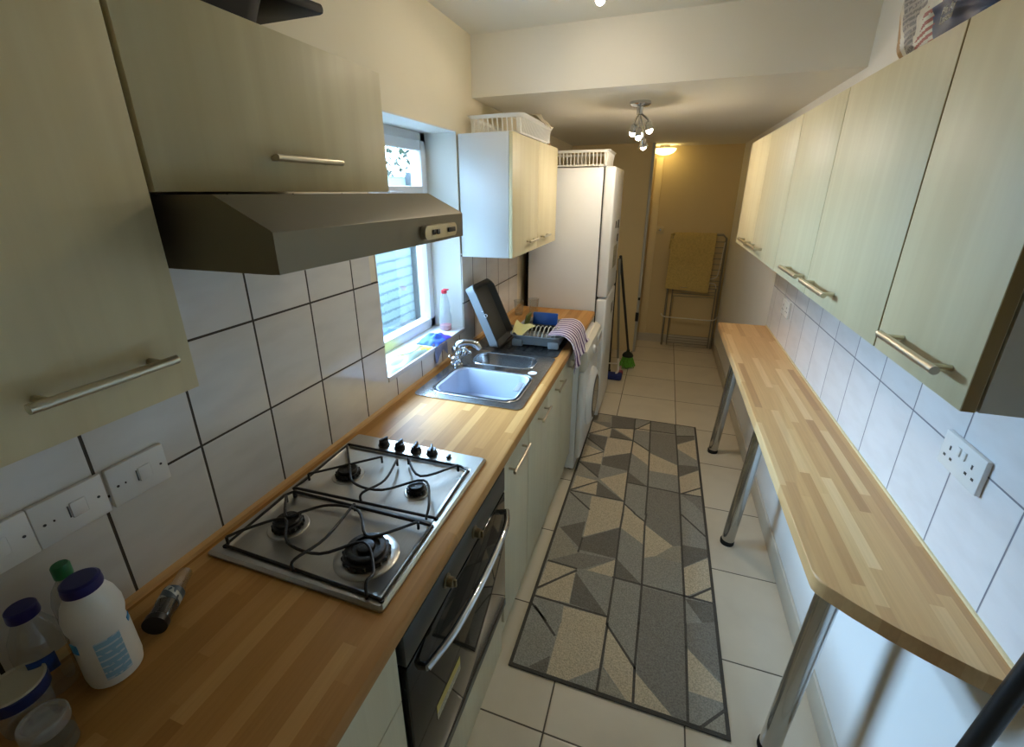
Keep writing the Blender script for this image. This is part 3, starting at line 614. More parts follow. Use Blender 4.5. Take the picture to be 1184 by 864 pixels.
# ================================================================== wall cupboards, left
ZB, ZT = 1.43, 1.985
c = thing('wall_cabinet', 'tall-fronted pale maple wall cabinet nearest on the left, above the light switches', 'cabinet', (.16, .15, ZB))
B(.009, .298, -.15, .455, ZB+.002, ZT).build('body', M['carcg'], c)
d = B(.300, .320, -.148, .4555, ZB, ZT, .0015).build('door', M['door'], c)
handle(d, (.348, .245, 1.494), (.348, .415, 1.494), (.03, 0, 0), r=.0065)
c = thing('wall_cabinet', 'small pale maple lift-up wall cabinet directly above the cooker hood', 'cabinet', (.16, .75, 1.722))
B(.009, .298, .462, 1.05, 1.724, ZT).build('body', M['carcg'], c)
d = B(.300, .320, .4635, 1.05, 1.722, ZT, .0015).build('door', M['door'], c)
handle(d, (.348, .665, 1.778), (.348, .84, 1.778), (.03, 0, 0), r=.006)
c = thing('wall_cabinet', 'white-sided double wall cabinet with pale doors right of the window', 'cabinet', (.14, 2.6, 1.405))
B(.009, .266, 2.168, 3.115, 1.405, ZT, .001).build('body', M['carc'], c)
for (a, b, h0) in ((2.168, 2.640, 2.40), (2.643, 3.115, 2.70)):
    d = B(.268, .286, a, b, 1.405, ZT, .0015).build('door', M['door'], c)
    handle(d, (.312, h0, 1.466), (.312, h0+.17, 1.466), (.028, 0, 0), m='nickel')

hd = thing('cooker_hood', 'grey metal cooker hood hanging over the gas hob', 'cooker hood', (.25, .79, 1.61))
h = MB(); h.prism([(.009, 1.612), (.485, 1.612), (.50, 1.613), (.50, 1.669), (.497, 1.672), (.405, 1.718), (.009, 1.718)], 'y', .480, 1.098)
h.build('hood_body', M['hood'], hd, angle=20)
B(.04, .47, .51, 1.07, 1.606, 1.611).build('filter', M['steel'], hd)
h = MB(); 
h.prism([(.882+(.017)*(1-cos(a)) if False else 0, 0) for a in ()] or [(p[0], p[1]) for p in rrect(.876, 1.036, 1.6215, 1.6515, .014, 6)], 'x', .5003, .512)
cp = h.build('control_pod', M['nickel'], hd)
for y in (.915, .935): B(.5122, .515, y-.007, y+.007, 1.631, 1.642, .002).build('button', M['black'], cp)
B(.5122, .516, .985, 1.022, 1.631, 1.642, .002).build('switch', M['black'], cp)

# ================================================================== wall cupboards, right
RX = 1.41; RZB, RZT = 1.427, 1.971
def right_cab(y0, y1, label, doors):
    c = thing('wall_cabinet', label, 'cabinet', (1.54, (y0+y1)/2, RZB))
    B(RX+.020, RW-.009, y0, y1-.001, RZB+.002, RZT).build('body', M['carcr'], c)
    pass
    for (a, b, h0, h1) in doors:
        t = MB().use(M['door']); t.box(RX, RX+.018, a+.002, b-.002, RZB, RZT, .0015); t.use(M['edge'])
        for f_ in t.bm.faces:
            if abs(f_.calc_center_median().x-RX-.009) < .006: f_.material_index = t.cur
        d = t.build('door', None, c)
        handle(d, (RX-.028, h0, 1.474), (RX-.028, h1, 1.474), (-.03, 0, 0), r=.0065)
    return c
right_cab(.735, 1.032, 'narrow pale maple wall cabinet at the near end on the right, above the double socket', [(.735, 1.032, .765, .955)])
right_cab(1.033, 2.000, 'double pale maple wall cabinet in the middle of the right wall', [(1.033, 1.549, 1.285, 1.50), (1.549, 2.000, 1.565, 1.77)])
right_cab(2.001, 3.090, 'double pale maple wall cabinet at the far end of the right wall', [(2.001, 2.545, 2.27, 2.50), (2.545, 3.090, 2.57, 2.80)])

# ================================================================== breakfast bar
bar = thing('breakfast_bar', 'narrow beech block breakfast bar on three chrome legs along the right wall', 'breakfast bar', (1.53, 1.95, 0))
BZ0, BZ1 = .880, .918
fx = 1.39; by = 3.105
prof = [(RW-.003, by), (RW-.003, .778), (1.640, .782), (1.600, .800), (1.55, .825), (1.50, .853), (1.45, .887), (1.41, .919), (1.397, .932), (1.391, .945), (fx, .96), (fx, by)]
t = MB().use(M['blockR']); t.prism(prof, 'z', BZ0, BZ1)
bmesh.ops.bevel(t.bm, geom=[e_ for e_ in t.bm.edges if abs(e_.verts[0].co.z-BZ1) < 1e-5 and abs(e_.verts[1].co.z-BZ1) < 1e-5 and max(v.co.x for v in e_.verts) < RW-.01], offset=.006, segments=3, affect='EDGES', profile=.5)
t.build('bar_top', None, bar, angle=30)
e_ = MB(); e_.box(RW-.014, RW-.0085, .80, by, BZ1, BZ1+.006); e_.build('sealant', mat('cream_sealant', srgb(222, 204, 158), .5), bar)
for (x, y) in ((1.497, 1.165), (1.475, 2.125), (1.478, 3.04)):
    b = Vector((x, y, 0)); tp = Vector((1.532, y-.01, BZ0)); dr_ = (tp-b).normalized()
    lg = MB().tube([b+dr_*.022, tp], .030, 28).build('leg', M['legchrome'], bar)
    MB().lathe([(.032, 0), (.033, .004), (.033, .02), (.030, .026)], b, (0, 0, 1), 24).build('rubber_foot', M['rubber'], lg)
    MB().lathe([(.048, 0), (.048, .006)], (tp.x, tp.y, BZ0-.0065), n=24).build('fixing_plate', M['legchrome'], lg)
# ================================================================== rug
rx0, rx1, ry0, ry1 = .606, 1.386, 1.143, 3.362
rg = MB().use(M['rugbase']); rg.box(rx0, rx1, ry0, ry1, .0005, .008, .003)
Q = lambda P, z: [(p[0], p[1], z) for p in P]
rg.use(M['rugG']); rg.prism([(rx0+.014, ry0+.014), (rx1-.014, ry0+.014), (rx1-.014, ry1-.014), (rx0+.014, ry1-.014)], 'z', .0078, .0086)
for i, (k, P) in enumerate(RUG_POLYS):
    P2 = [(min(max(p[0], rx0+.014), rx1-.014), min(max(p[1], ry0+.014), ry1-.014)) for p in P]
    rg.use(M['rug'+k]); z = .0087+.000004*i
    try: f_ = rg.bm.faces.new([rg.bm.verts.new((p[0], p[1], z)) for p in P2]); f_.material_index = rg.cur
    except ValueError: pass
rg.use(M['rugK'])
for P in RUG_LINES:
    for a, b in zip(P, P[1:]):
        a = Vector((min(max(a[0], rx0+.012), rx1-.012), a[1])); b = Vector((min(max(b[0], rx0+.012), rx1-.012), b[1])); d = (b-a)
        if d.length < .005: continue
        d.normalize(); n_ = Vector((-d.y, d.x))*.0048; a -= d*.004; b += d*.004
        rg.prism([a+n_, b+n_, b-n_, a-n_], 'z', .0080, .0096)
tag(rg.build('rug', None, smooth=False), 'grey and beige runner rug with a geometric triangle pattern on the tiled floor', 'rug')

# ================================================================== sockets and switches
def plate(name, label, cat, wallx, sgn, y0, y1, z0, z1, group=None):
    o = B(min(wallx, wallx+sgn*.011), max(wallx, wallx+sgn*.011), y0, y1, z0, z1, .003).build(name, M['socket'])
    return tag(o, label, cat, group)
G = 'switched outlets over the near worktop'
for (y0, y1, lab) in ((.436, .548, 'white fused switch plate furthest right of the three, between cupboard and hob'), (.317, .430, 'white fused switch plate, middle of the three under the near cupboard'), (.206, .3165, 'white fused switch plate at the left edge of the photo')):
    o = plate('switch_plate', lab, 'switch', .0085, 1, y0, y1, 1.128, 1.214, G)
    yc = (y0+y1)/2
    B(.0195, .0225, yc-.003, yc+.022, 1.156, 1.188, .002).build('rocker', M['socket'], o)
    B(.0195, .0202, yc-.0065, yc-.0045, 1.160, 1.184).build('switch_gap', M['slot'], o)
    for dy in (-.042, .042): MB().lathe([(.0026, 0), (.0026, .0006)], (.0195, yc+dy, 1.171), (1, 0, 0), 12).build('screw', M['slot'], o)
    B(.0195, .0215, yc-.030, yc-.027, 1.169, 1.173, .001).build('indicator', M['slot'], o)
def socket(label, y0, y1, z0, z1, n):
    o = plate('wall_socket', label, 'socket', RW-.0085, -1, y0, y1, z0, z1)
    x = RW-.0195; yc = (y0+y1)/2; zc = (z0+z1)/2; k = (y1-y0)/.145
    for s_ in ((-1, 1) if n == 2 else (0,)):
        c_ = yc+s_*.040*k
        pins = MB()
        for (dy, dz, a, b) in ((0, .012, .0025, .005), (-.012, -.010, .004, .0028), (.012, -.010, .004, .0028)): pins.box(x-.0006, x+.001, c_+dy*k-a, c_+dy*k+a, zc-.004+dz-b, zc-.004+dz+b)
        pins.build('pin_holes', M['slot'], o)
        B(x-.0035, x, yc+(s_ or 1)*.0095*k-.006, yc+(s_ or 1)*.0095*k+.006, zc+.006, zc+.026, .0015).build('rocker', M['socket'], o)
socket('white double wall socket on the right tiles below the nearest wall cabinet', 1.040, 1.185, 1.124, 1.206, 2)
socket('white wall socket at the far end of the right tiles above the bar', 2.655, 2.80, 1.08, 1.165, 2)

# ================================================================== near end of the left worktop
b = thing('cleaner_bottle', 'white plastic bottle with dark blue cap and pale blue label on the near worktop', 'bottle', (.138, .295, WT))
x, y = .138, .303; s_ = MB(); 
s_.lathe([(.033, .001), (.039, .004), (.041, .02), (.040, .095), (.037, .113), (.041, .130), (.041, .148), (.036, .170), (.026, .190), (.025, .198)], (x, y, WT), n=40)
s_.build('bottle_body', M['bottle'], b)
MB().lathe([(.0275, 0), (.028, .004), (.027, .017), (.023, .020)], (x, y, WT+.194), n=36).build('cap', M['bluecap'], b)
def wrap(rad, a0, a1, z0, z1, cx, cy, n=14):
    return [[(cx+rad*cos(a0+(a1-a0)*i/n), cy+rad*sin(a0+(a1-a0)*i/n), z) for z in (z0, z1)] for i in range(n+1)]
t = MB(); t.grid(wrap(.0412, -.75, .15, WT+.022, WT+.106, x, y)); t.solid(.0006); t.build('label', M['label'], b, label='pale blue printed label')
for a in (-1.55, .95):
    t = MB(); t.grid(wrap(.0395, a-.2, a+.2, WT+.088, WT+.108, x, y, 6)); t.solid(.0012); t.build('cyan_mark', M['teal'], b)

b = thing('green_capped_bottle', 'clear bottle with a green cap standing behind the white bottle', 'bottle', (.056, .316, WT))
MB().lathe([(.028, 0), (.030, .004), (.030, .13), (.024, .155), (.012, .175), (.012, .185)], (.056, .316, WT), n=28, caps=(True, False)).build('bottle_body', M['clearw'], b)
MB().lathe([(.0135, 0), (.0135, .022), (.0115, .025)], (.056, .316, WT+.180), n=24).build('cap', M['green'], b)

b = thing('water_bottle', 'clear water bottle with dark blue cap and blue label at the left photo edge', 'bottle', (.058, .240, WT))
x, y = .068, .250
MB().lathe([(.028, .001), (.033, .006), (.034, .02), (.034, .10), (.031, .125), (.018, .155), (.014, .165)], (x, y, WT), n=32, caps=(True, False)).build('bottle_body', M['clear'], b)
MB().lathe([(.0205, 0), (.021, .003), (.020, .018), (.018, .020)], (x, y, WT+.163), n=28).build('cap', M['bluecap'], b)
t = MB(); t.grid(wrap(.0348, -.95, .1, WT+.060, WT+.094, x, y)); t.solid(.0005); t.build('label', M['bluelabel'], b)

b = thing('food_tub', 'open white tub with a blue rim and crumbs in its lid, nearest on the worktop', 'tub', (.097, .200, WT))
x, y = .097, .200
MB().lathe([(.030, 0), (.032, .003), (.034, .058)], (x, y, WT), n=32).build('tub_body', M['clearw'], b)
t = MB(); t.lathe([(.034, .058), (.0385, .060), (.039, .079), (.037, .081)], (x, y, WT), n=36, caps=(True, False)); t.build('blue_rim', mat('navy_rim', srgb(30, 44, 96), .4), b)
MB().lathe([(.037, .081), (.0385, .083), (.036, .085), (.033, .079), (.030, .078), (.005, .078)], (x, y, WT), n=36).build('lid', M['cream'], b)
t = MB()
for i in range(9): t.sphere((x+.008+random.uniform(-.010, .010), y-.004+random.uniform(-.006, .006), WT+.0785), random.uniform(.0012, .0025), 6)
t.build('crumbs', M['speck'], b)

b = thing('clear_jar', 'cloudy clear plastic jar with a ridged lid in front of the white tub', 'jar', (.178, .186, WT))
x, y = .186, .188
MB().lathe([(.026, 0), (.028, .003), (.028, .030), (.029, .033), (.028, .036), (.028, .052)], (x, y, WT), n=32).build('jar_body', M['clear'], b)
MB().lathe([(.0295, .052), (.030, .054), (.030, .068), (.028, .071), (.024, .071), (.022, .068), (.004, .068)], (x, y, WT), n=32).build('lid', M['clearw'], b)
MB().lathe([(.0275, .004), (.0275, .022), (.02, .024)], (x, y, WT), n=24).build('contents', mat('grey_contents', srgb(120, 120, 112), .7), b)

b = thing('pepper_grinder', 'clear pepper grinder with dark label lying on its side by the wall tiles', 'grinder', (.08, .44, WT))
A = Vector((.133, .385, WT+.0228)); D = Vector((-.078, .13, .0)).normalized()
MB().lathe([(.019, 0), (.021, .004), (.021, .066), (.018, .078), (.0145, .085), (.0145, .118), (.013, .122)], A, D, 24).build('grinder_body', M['clear'], b)
MB().lathe([(.017, .002), (.0185, .006), (.0185, .05)], A, D, 20).build('peppercorns', M['pepper'], b)
t = MB(); q = Vector((0, 0, 1)).rotation_difference(D).to_matrix()
P = [[A+q@Vector((.0215*cos(a), .0215*sin(a), h)) for h in (.036, .066)] for a in [i*2*pi/24 for i in range(25)]]
t.grid(P); t.solid(.0004); t.build('label', mat_text('grinder_label_print', srgb(56, 72, 84), srgb(170, 176, 172), 1, .022, .55, 60.), b)
MB().lathe([(.0225, 0), (.0225, .012), (.021, .014)], A-D*.013, D, 24).build('cap', M['black'], b)

# ================================================================== around the sink
tr_ = thing('draining_tray', 'grey plastic tray standing on end against the tiles beside the drainer', 'tray', (.14, 2.31, WT+.004))
t = MB(); lean = lambda L: [(.245-.62*(p[1])-(.10*(p[1]/.34)**2)+p[0]*.9, p[2] if len(p) > 2 else 0, WT+.006+p[1]) for p in L]
def traysec(y, k):
    # outline of the standing tray at depth y: back face leans on the wall
    out = []
    for i in range(9):
        h = .335*i/8; out.append((.180-.16*(h/.335)-.03*sin(pi*h/.335)*-1, h))
    return out
ys = [2.165, 2.172, 2.185, 2.42, 2.455, 2.462]
# shell: rim side faces the room, base leans to the wall
def loop(inset, off):
    pts = []
    for i, (u_, v_) in enumerate(rrect(2.125+inset, 2.40-inset, .0+inset, .335-inset, max(.008, .04-inset), 6)):
        h = v_; base = .162-.148*(h/.335)+.035*sin(pi*h/.335)
        nx, nz = .9, .42
        pts.append((base+off*nx, u_, WT+.007+h+off*nz*.5))
    return pts
t.loft([loop(.022, 0), loop(.012, .004), loop(.002, .050), loop(0, .060)], cap0=True)
t.build('tray_body', M['grey'], tr_, angle=40)
t = MB(); t.loft([loop(0, .060), loop(.003, .064), loop(.012, .064), loop(.016, .058), loop(.03, .030)], cap1=True); t.build('tray_inside', M['dgrey'], tr_)  # dark colour includes shade painted into the tray's inside, besides darker plastic
t = MB()
for k in range(12):
    a = 2*pi*k/12
    t.box(.150+.008*cos(a),   .153+.008*cos(a), 2.1250, 2.1270, WT+.20+.008*sin(a), WT+.203+.008*sin(a))
t.box(.128, .138, 2.1250, 2.1270, WT+.222, WT+.226)
t.build('moulded_mark', mat('white_print', srgb(210, 216, 220), .4), tr_)

rk = thing('dish_rack', 'grey plastic dish rack with raised feet on the drainer', 'dish rack', (.36, 2.43, WT+.006))
t = MB(); r0 = rrect(.242, .530, 2.245, 2.625, .045); zz = WT+.016
t.loft([Z(ins(r0, .86), zz+.004), Z(ins(r0, .9), zz+.004), Z(ins(r0, .97), zz+.055), Z(ins(r0, 1.03), zz+.060), Z(ins(r0, 1.03), zz+.054), Z(ins(r0, .95), zz+.050), Z(ins(r0, .88), zz), Z(ins(r0, .84), zz)])
t.plate(ins(r0, .87), [], zz+.002)
t.build('tray', M['grey'], rk, angle=40)
for (x, y) in ((.285, 2.262), (.49, 2.262), (.285, 2.60), (.49, 2.60)): B(x-.03, x+.03, y-.012, y+.012, WT+.0065, zz+.03, .006).build('foot', M['grey'], rk)
t = MB()
for i in range(9):
    x = .290+i*.024
    t.tube(smoothpath([(x, 2.31, zz+.012), (x+.002, 2.33, zz+.05), (x+.006, 2.38, zz+.078), (x+.008, 2.43, zz+.06), (x+.008, 2.45, zz+.012)], 4), .0032, 8)
t.build('plate_prongs', M['rackwire'], rk)
B(.27, .505, 2.50, 2.60, zz+.006, zz+.05, .008).build('cutlery_tray', M['dgrey'], rk)
o = MB(); o.box(.305, .455, 2.50, 2.526, zz+.052, zz+.125, .008, rot=Matrix.Rotation(-.25, 3, 'X')); tag(o.build('food_box', M['blue']), 'blue plastic container standing in the dish rack', 'container')
o = MB().use(mat('yellow_paper', srgb(206, 198, 134), .7)); P = []
for i in range(9):
    u_ = i/8; P.append([(.250+.06*v/6+.05*u_*(v/6), 2.265+.10*u_, zz+.055+.055*u_*(1-v/9)+.012*sin(3*u_+v)) for v in range(7)])
o.grid(P); o.solid(.0015); tag(o.build('paper_napkin', None, angle=60), 'pale yellow crumpled paper napkin on the left rim of the dish rack', 'napkin')
o = MB().use(mat('olive_board', srgb(92, 96, 34), .5)); o.box(.276, .290, 2.42, 2.51, zz+.03, zz+.125, .004, rot=Matrix.Rotation(.2, 3, 'Y')); tag(o.build('chopping_board', None), 'small olive green board standing at the back of the dish rack', 'board')

# tea towel hanging over the rack and worktop edge
P = []; n_ = 28
for i in range(n_+1):
    v = i/n_; y = 2.265+.36*v; row = []
    prof_ = [(.455, zz+.066), (.49, zz+.071), (.53, zz+.073), (.566, zz+.060), (.592, zz+.030), (.606, zz-.018), (.611, zz-.042), (.613, zz-.047-.045*(1-v)), (.615, zz-.055-.07*(1-v))]
    for j, (x, z) in enumerate(smoothpath([(p[0], 0, p[1]) for p in prof_], 4) and [(q_.x, q_.z) for q_ in smoothpath([(p[0], 0, p[1]) for p in prof_], 4)]):
        k = max(0, (j-10)/24); row.append((x+.010*k*(1+sin(v*17+j*.1)), y-.05*k*(1-v)+.008*sin(v*9)*k, z))
    P.append(row)
o = MB().use(M['teat']); o.grid(P); o.solid(.003); tag(o.build('tea_towel', None, angle=70), 'purple and white striped tea towel draped over the dish rack and worktop edge', 'towel')

for (x, y, s_, lab) in ((.085, 2.93, 1.0, 'clear tumbler by the tiles, left of the pair behind the dish rack'), (.175, 2.99, 1.05, 'clear tumbler nearer the fridge, right of the pair behind the dish rack')):
    o = MB().lathe([(.026*s_, 0), (.028*s_, .004), (.036*s_, .10*s_), (.037*s_, .104*s_), (.034*s_, .102*s_), (.0265*s_, .010), (.004, .008)], (x, y, WT+.0005), n=28)
    tag(o.build('glass_tumbler', M['clear']), lab, 'glass', 'tumblers behind the dish rack')

# window sill
b = thing('soap_bottle', 'clear bottle with red cap and a little pink soap standing on the windowsill', 'bottle', (-.07, 2.10, WZ0))
x, y = -.07, 2.095
MB().lathe([(.030, .001), (.033, .006), (.033, .075), (.026, .105), (.029, .13), (.020, .175), (.013, .195), (.013, .205)], (x, y, WZ0), n=28, caps=(True, False)).build('bottle_body', M['clearw'], b)
MB().lathe([(.029, .003), (.031, .006), (.031, .028)], (x, y, WZ0), n=24).build('soap', M['pink'], b)
t = MB(); t.lathe([(.015, 0), (.015, .016), (.008, .02)], (x, y, WZ0+.20), n=20); t.box(x-.004, x+.026, y-.005, y+.005, WZ0+.216, WZ0+.224, .002); t.build('cap', M['red'], b)
def puffy(x0, x1, y0, y1, z, hgt, seed, nx=14, ny=20, skew=0.):
    P = []
    for i in range(nx+1):
        u_ = i/nx; row = []
        for j in range(ny+1):
            v = j/ny; e_ = (sin(pi*u_)**.5)*(sin(pi*v)**.5)
            row.append((x0+(x1-x0)*u_+.006*noise1(v*5, seed), y0+(y1-y0)*v+skew*u_+.008*noise1(u_*5, seed+3), z+.002+hgt*e_*(.65+.5*noise1(u_*4, v*4, seed))))
        P.append(row)
    return P
pk = MB(); pk.use(M['whitefilm']); PP = puffy(-.135, .004, 1.43, 1.80, WZ0, .035, 2.); pk.grid(PP); bt = [[(p[0], p[1], WZ0+.0008) for p in r_] for r_ in PP]; pk.grid(bt)
pk.use(M['yellowcloth'])
for f_ in pk.bm.faces:
    c_ = f_.calc_center_median(); v = (c_.y-1.43)/.37; u_ = (c_.x+.135)/.14
    if v+.35*sin(u_*4) > .62: f_.material_index = pk.cur
po = pk.build('sponge_packet', None, angle=60); tag(po, 'pale yellow and white plastic packet with a green leaf print on the windowsill', 'packet')
lf_ = MB()
def onpk(y, x):
    u_ = (x+.135)/.139; v = (y-1.43)/.37; i = min(14, max(0, round(u_*14))); j = min(20, max(0, round(v*20))); return PP[i][j][2]+.0025
cl = [(-.072, 1.56), (-.055, 1.60), (-.040, 1.64), (-.035, 1.69), (-.036, 1.74), (-.035, 1.775)]
wd = [.002, .006, .016, .014, .007, .001]
lf_.grid([[(a-w_, b, onpk(b, a-w_)) for (a, b), w_ in zip(cl, wd)], [(a+w_, b, onpk(b, a+w_)) for (a, b), w_ in zip(cl, wd)]]); lf_.solid(.001); lf_.build('leaf_print', M['leaf'], po)
o = MB(); o.use(M['bluecloth']); PP2 = puffy(-.10, .016, 1.815, 1.985, WZ0, .040, 5.); o.grid(PP2); o.grid([[(p[0], p[1], WZ0+.0008) for p in r_] for r_ in PP2])
o.use(M['lilac'])
for f_ in o.bm.faces:
    c_ = f_.calc_center_median()
    if c_.y+.4*c_.x > 1.925: f_.material_index = o.cur
o.use(M['paleblue']); P = []
for j in range(15):
    v = j/14; y = 1.80+.13*v; P.append([(-.002+.0*k, y, WZ0+.012) if k == 0 else (.0155+.002*sin(v*14), y, WZ0-.012-.012*(k-1)*(1+.5*sin(v*6+1))) for k in range(6)])
o.grid(P)
tag(o.build('cleaning_cloth', None, angle=60), 'blue and violet cleaning cloth hanging over the edge of the windowsill', 'cloth')

# ================================================================== on top of the cupboards
pn = thing('roasting_pan', 'black enamel roasting pan on top of the cabinet over the hood', 'pan', (.2, .62, ZT))
t = MB(); p0 = rrect(.10, .318, .34, .755, .05)
t.loft([Z(ins(p0, .86), ZT+.001), Z(ins(p0, .90), ZT+.004), Z(ins(p0, 1.0), ZT+.060), Z(ins(p0, 1.10), ZT+.064), Z(ins(p0, 1.13), ZT+.070), Z(ins(p0, 1.09), ZT+.072), Z(ins(p0, .98), ZT+.066), Z(ins(p0, .86), ZT+.008)], cap0=True, cap1=True)
t.build('pan_body', M['pan'], pn)
t = MB(); t.box(.12, .30, .745, .905, ZT+.058, ZT+.078, .008, rot=Matrix.Rotation(.10, 3, 'X'), piv=(.2, .76, ZT+.07)); t.build('handle_lip', M['pan'], pn)

def basket(name, label, x0, x1, y0, y1, z0, h, nx, ny):
    k = thing(name, label, 'basket', ((x0+x1)/2, (y0+y1)/2, z0)); t = MB()
    tap_ = .02; L = lambda i, z: [(p[0], p[1], z) for p in rrect(x0+i, x1-i, y0+i, y1-i, .03)]
    t.loft([L(tap_, z0+.001), L(tap_, z0+.012), L(tap_+.003, z0+.012), L(tap_+.003, z0+.004)], cap0=True, cap1=True)
    t.loft([L(.004, z0+h-.016), L(-.006, z0+h-.002), L(-.006, z0+h), L(.004, z0+h), L(.007, z0+h-.016), L(.004, z0+h-.016)])
    w_ = .0055
    for i in range(nx):
        x = x0+.03+(x1-x0-.06)*i/(nx-1)
        for (a, b) in ((y0+tap_, y0+.004), (y1-tap_, y1-.004)): t.tube([(x, a, z0+.008), (x, b, z0+h-.008)], w_*.62, 6)
    for i in range(ny):
        y = y0+.03+(y1-y0-.06)*i/(ny-1)
        for (a, b) in ((x0+tap_, x0+.004), (x1-tap_, x1-.004)): t.tube([(a, y, z0+.008), (b, y, z0+h-.008)], w_*.62, 6)
    for (x, sx) in ((x0, 1), (x1, -1)):
        for (y, sy) in ((y0, 1), (y1, -1)): t.box(min(x+sx*.012, x+sx*.03), max(x+sx*.012, x+sx*.03), min(y+sy*.012, y+sy*.03), max(y+sy*.012, y+sy*.03), z0+.004, z0+h-.01, .004)
    t.build('basket_body', M['basket'], k, angle=50); return k
basket('storage_basket', 'white slotted plastic basket on top of the window-side wall cabinet', .03, .31, 2.24, 2.85, ZT, .085, 10, 26)
o = MB().use(mat('crumpled_paper', srgb(214, 206, 182), .8)); P = []
for i in range(9): P.append([(.20+.12*i/8, 2.62+.20*j/8, ZT+.105+.03*noise1(i*.4, j*.5, 3)+.03*sin(i*.5)) for j in range(9)])
o.grid(P); o.solid(.002); tag(o.build('paper_sheet', None, angle=20), 'crumpled white paper sticking out of the basket on the wall cabinet', 'paper')
o = MB().box(.10, .25, 2.93, 3.07, ZT+.0005, ZT+.035, .012); tag(o.build('brown_packet', mat('brown_paper', srgb(150, 116, 62), .8, noise=.2, nscale=40)), 'small brown packet behind the basket on the window-side wall cabinet', 'packet')
basket('storage_basket', 'white slotted plastic basket on top of the fridge freezer', .14, .60, 3.24, 3.62, 1.881, .10, 17, 14)

# sack on the right-hand cupboards
t = bmesh.new(); bmesh.ops.create_cube(t, size=2); bmesh.ops.subdivide_edges(t, edges=t.edges[:], cuts=100, use_grid_fill=True)
sb = MB(); sb.use(M['bagw'])
for m_ in ('bagr', 'bagb', 'bagbr', 'bagpr', 'bago'): sb.use(M[m_])
sb.use(M['bagw'])
cy, hy, cx, hx, hz = 1.215, .27, 1.535, .105, .135
for v in t.verts:
    p = v.co.copy(); q_ = Vector(p); m_ = max(abs(p.x), abs(p.y), abs(p.z))
    l_ = (abs(p.x)**4+abs(p.y)**4+abs(p.z)**4)**.25; q_ = p*(m_/l_)
    w_ = .010*noise1(q_.y*4, q_.z*4, q_.x*2)
    v.co = Vector((cx+q_.x*(hx+w_), cy+q_.y*hy+.006*noise1(q_.x*3, q_.z*5), RZT+.002+hz+max(-hz, q_.z*(hz+(w_ if q_.z > -.9 else 0)))))
sb.merge(t)
sl = {m_: sb.slots.index(M[m_]) for m_ in ('bagr', 'bagb', 'bagbr', 'bagpr', 'bago', 'bagw')}
for f_ in sb.bm.faces:
    c_ = f_.calc_center_median(); y, z = c_.y, c_.z
    k = 'bagw'
    if c_.x < cx-.3*hx:
        if 1.395 < y < 1.43: k = 'bagbr'
        elif y >= 1.43: k = 'bago' if z < 2.02 else 'bagpr'
        elif 1.01 < y < 1.235 and 1.985-.02*(y-1.0) < z < 2.043: k = 'bagb'
        elif 1.16 < y < 1.33 and z < 2.05-.9*max(0, y-1.25) and z > 1.96:
            k = 'bagr' if ((z+.25*(y-1.2)**2*4)/.0125) % 1 < .52 else 'bagw'
        elif 1.31 < y < 1.375 and z > 1.99: k = 'bagpr'
        elif 1.27 < y < 1.34 and z > 2.06: k = 'bagpr'
        elif 1.12 < y < 1.2 and 2.075 < z < 2.095: k = 'bagb'
    elif c_.y > cy+.5*hy: k = 'bagpr' if z > 2.02 else 'bago'
    f_.material_index = sl[k]
so_ = sb.build('flour_sack', None, angle=60); tag(so_, 'white food sack with navy band and red stripes on top of the right wall cabinets', 'sack')
lt = MB().use(mat('white_lettering', srgb(216, 214, 206), .5))
for (s_, z, y) in (('Pla Ay', 2.013, 1.172), ('Lasou', 1.999, 1.172)):
    cu = bpy.data.curves.new('lettering', 'FONT'); cu.body = s_; cu.size = .017; cu.extrude = .0006
    ob_ = bpy.data.objects.new('lettering', cu); COL.objects.link(ob_); bpy.context.view_layer.update()
    me_ = bpy.data.meshes.new_from_object(ob_.evaluated_get(bpy.context.evaluated_depsgraph_get()))
    tb = bmesh.new(); tb.from_mesh(me_); mx_ = Matrix.Translation((1.4235, y, z))@Matrix.Rotation(-pi/2, 4, 'Z')@Matrix.Rotation(pi/2, 4, 'X')
    bmesh.ops.transform(tb, matrix=mx_, verts=tb.verts[:]); lt.merge(tb)
    bpy.data.objects.remove(ob_); bpy.data.curves.remove(cu); bpy.data.meshes.remove(me_)
lt.build('lettering', None, so_, smooth=False)

# ================================================================== far end
dk = thing('drying_rack', 'folded grey metal clothes drying rack leaning on the far wall', 'drying rack', (1.37, 5.40, 0))
lean_y = lambda z: 5.36+.085*z
t = MB(); F = lambda x, z, o_=0: (x, lean_y(z)+o_, z)
t.tube([F(1.10, .012), F(1.10, .06), F(1.10, 1.24), F(1.13, 1.275), F(1.60, 1.275), F(1.635, 1.24), F(1.635, .06), F(1.635, .012)], .011, 10)
t.build('outer_frame', M['alu'], dk)
t = MB(); t.tube([F(1.155, .03, -.035), F(1.155, .70, -.035), F(1.60, .70, -.035), F(1.60, .03, -.035)], .009, 10, closed=True)
for z in (.06, .09, .12, .15, .60, .63, .66): t.tube([F(1.155, z, -.035), F(1.60, z, -.035)], .0035, 6)
t.build('lower_frame', M['alu'], dk)
t = MB()
for i in range(9): t.tube([F(1.11, .72+i*.06, .01), F(1.625, .72+i*.06, .01)], .0035, 6)
t.build('rungs', M['alu'], dk)
t = MB(); t.tube(smoothpath([F(1.06, .395, -.05), F(1.10, .36, -.055), F(1.35, .355, -.055), F(1.60, .355, -.055), F(1.655, .40, -.05)], 5), .006, 8); t.build('support_wire', M['whitewire'], dk)
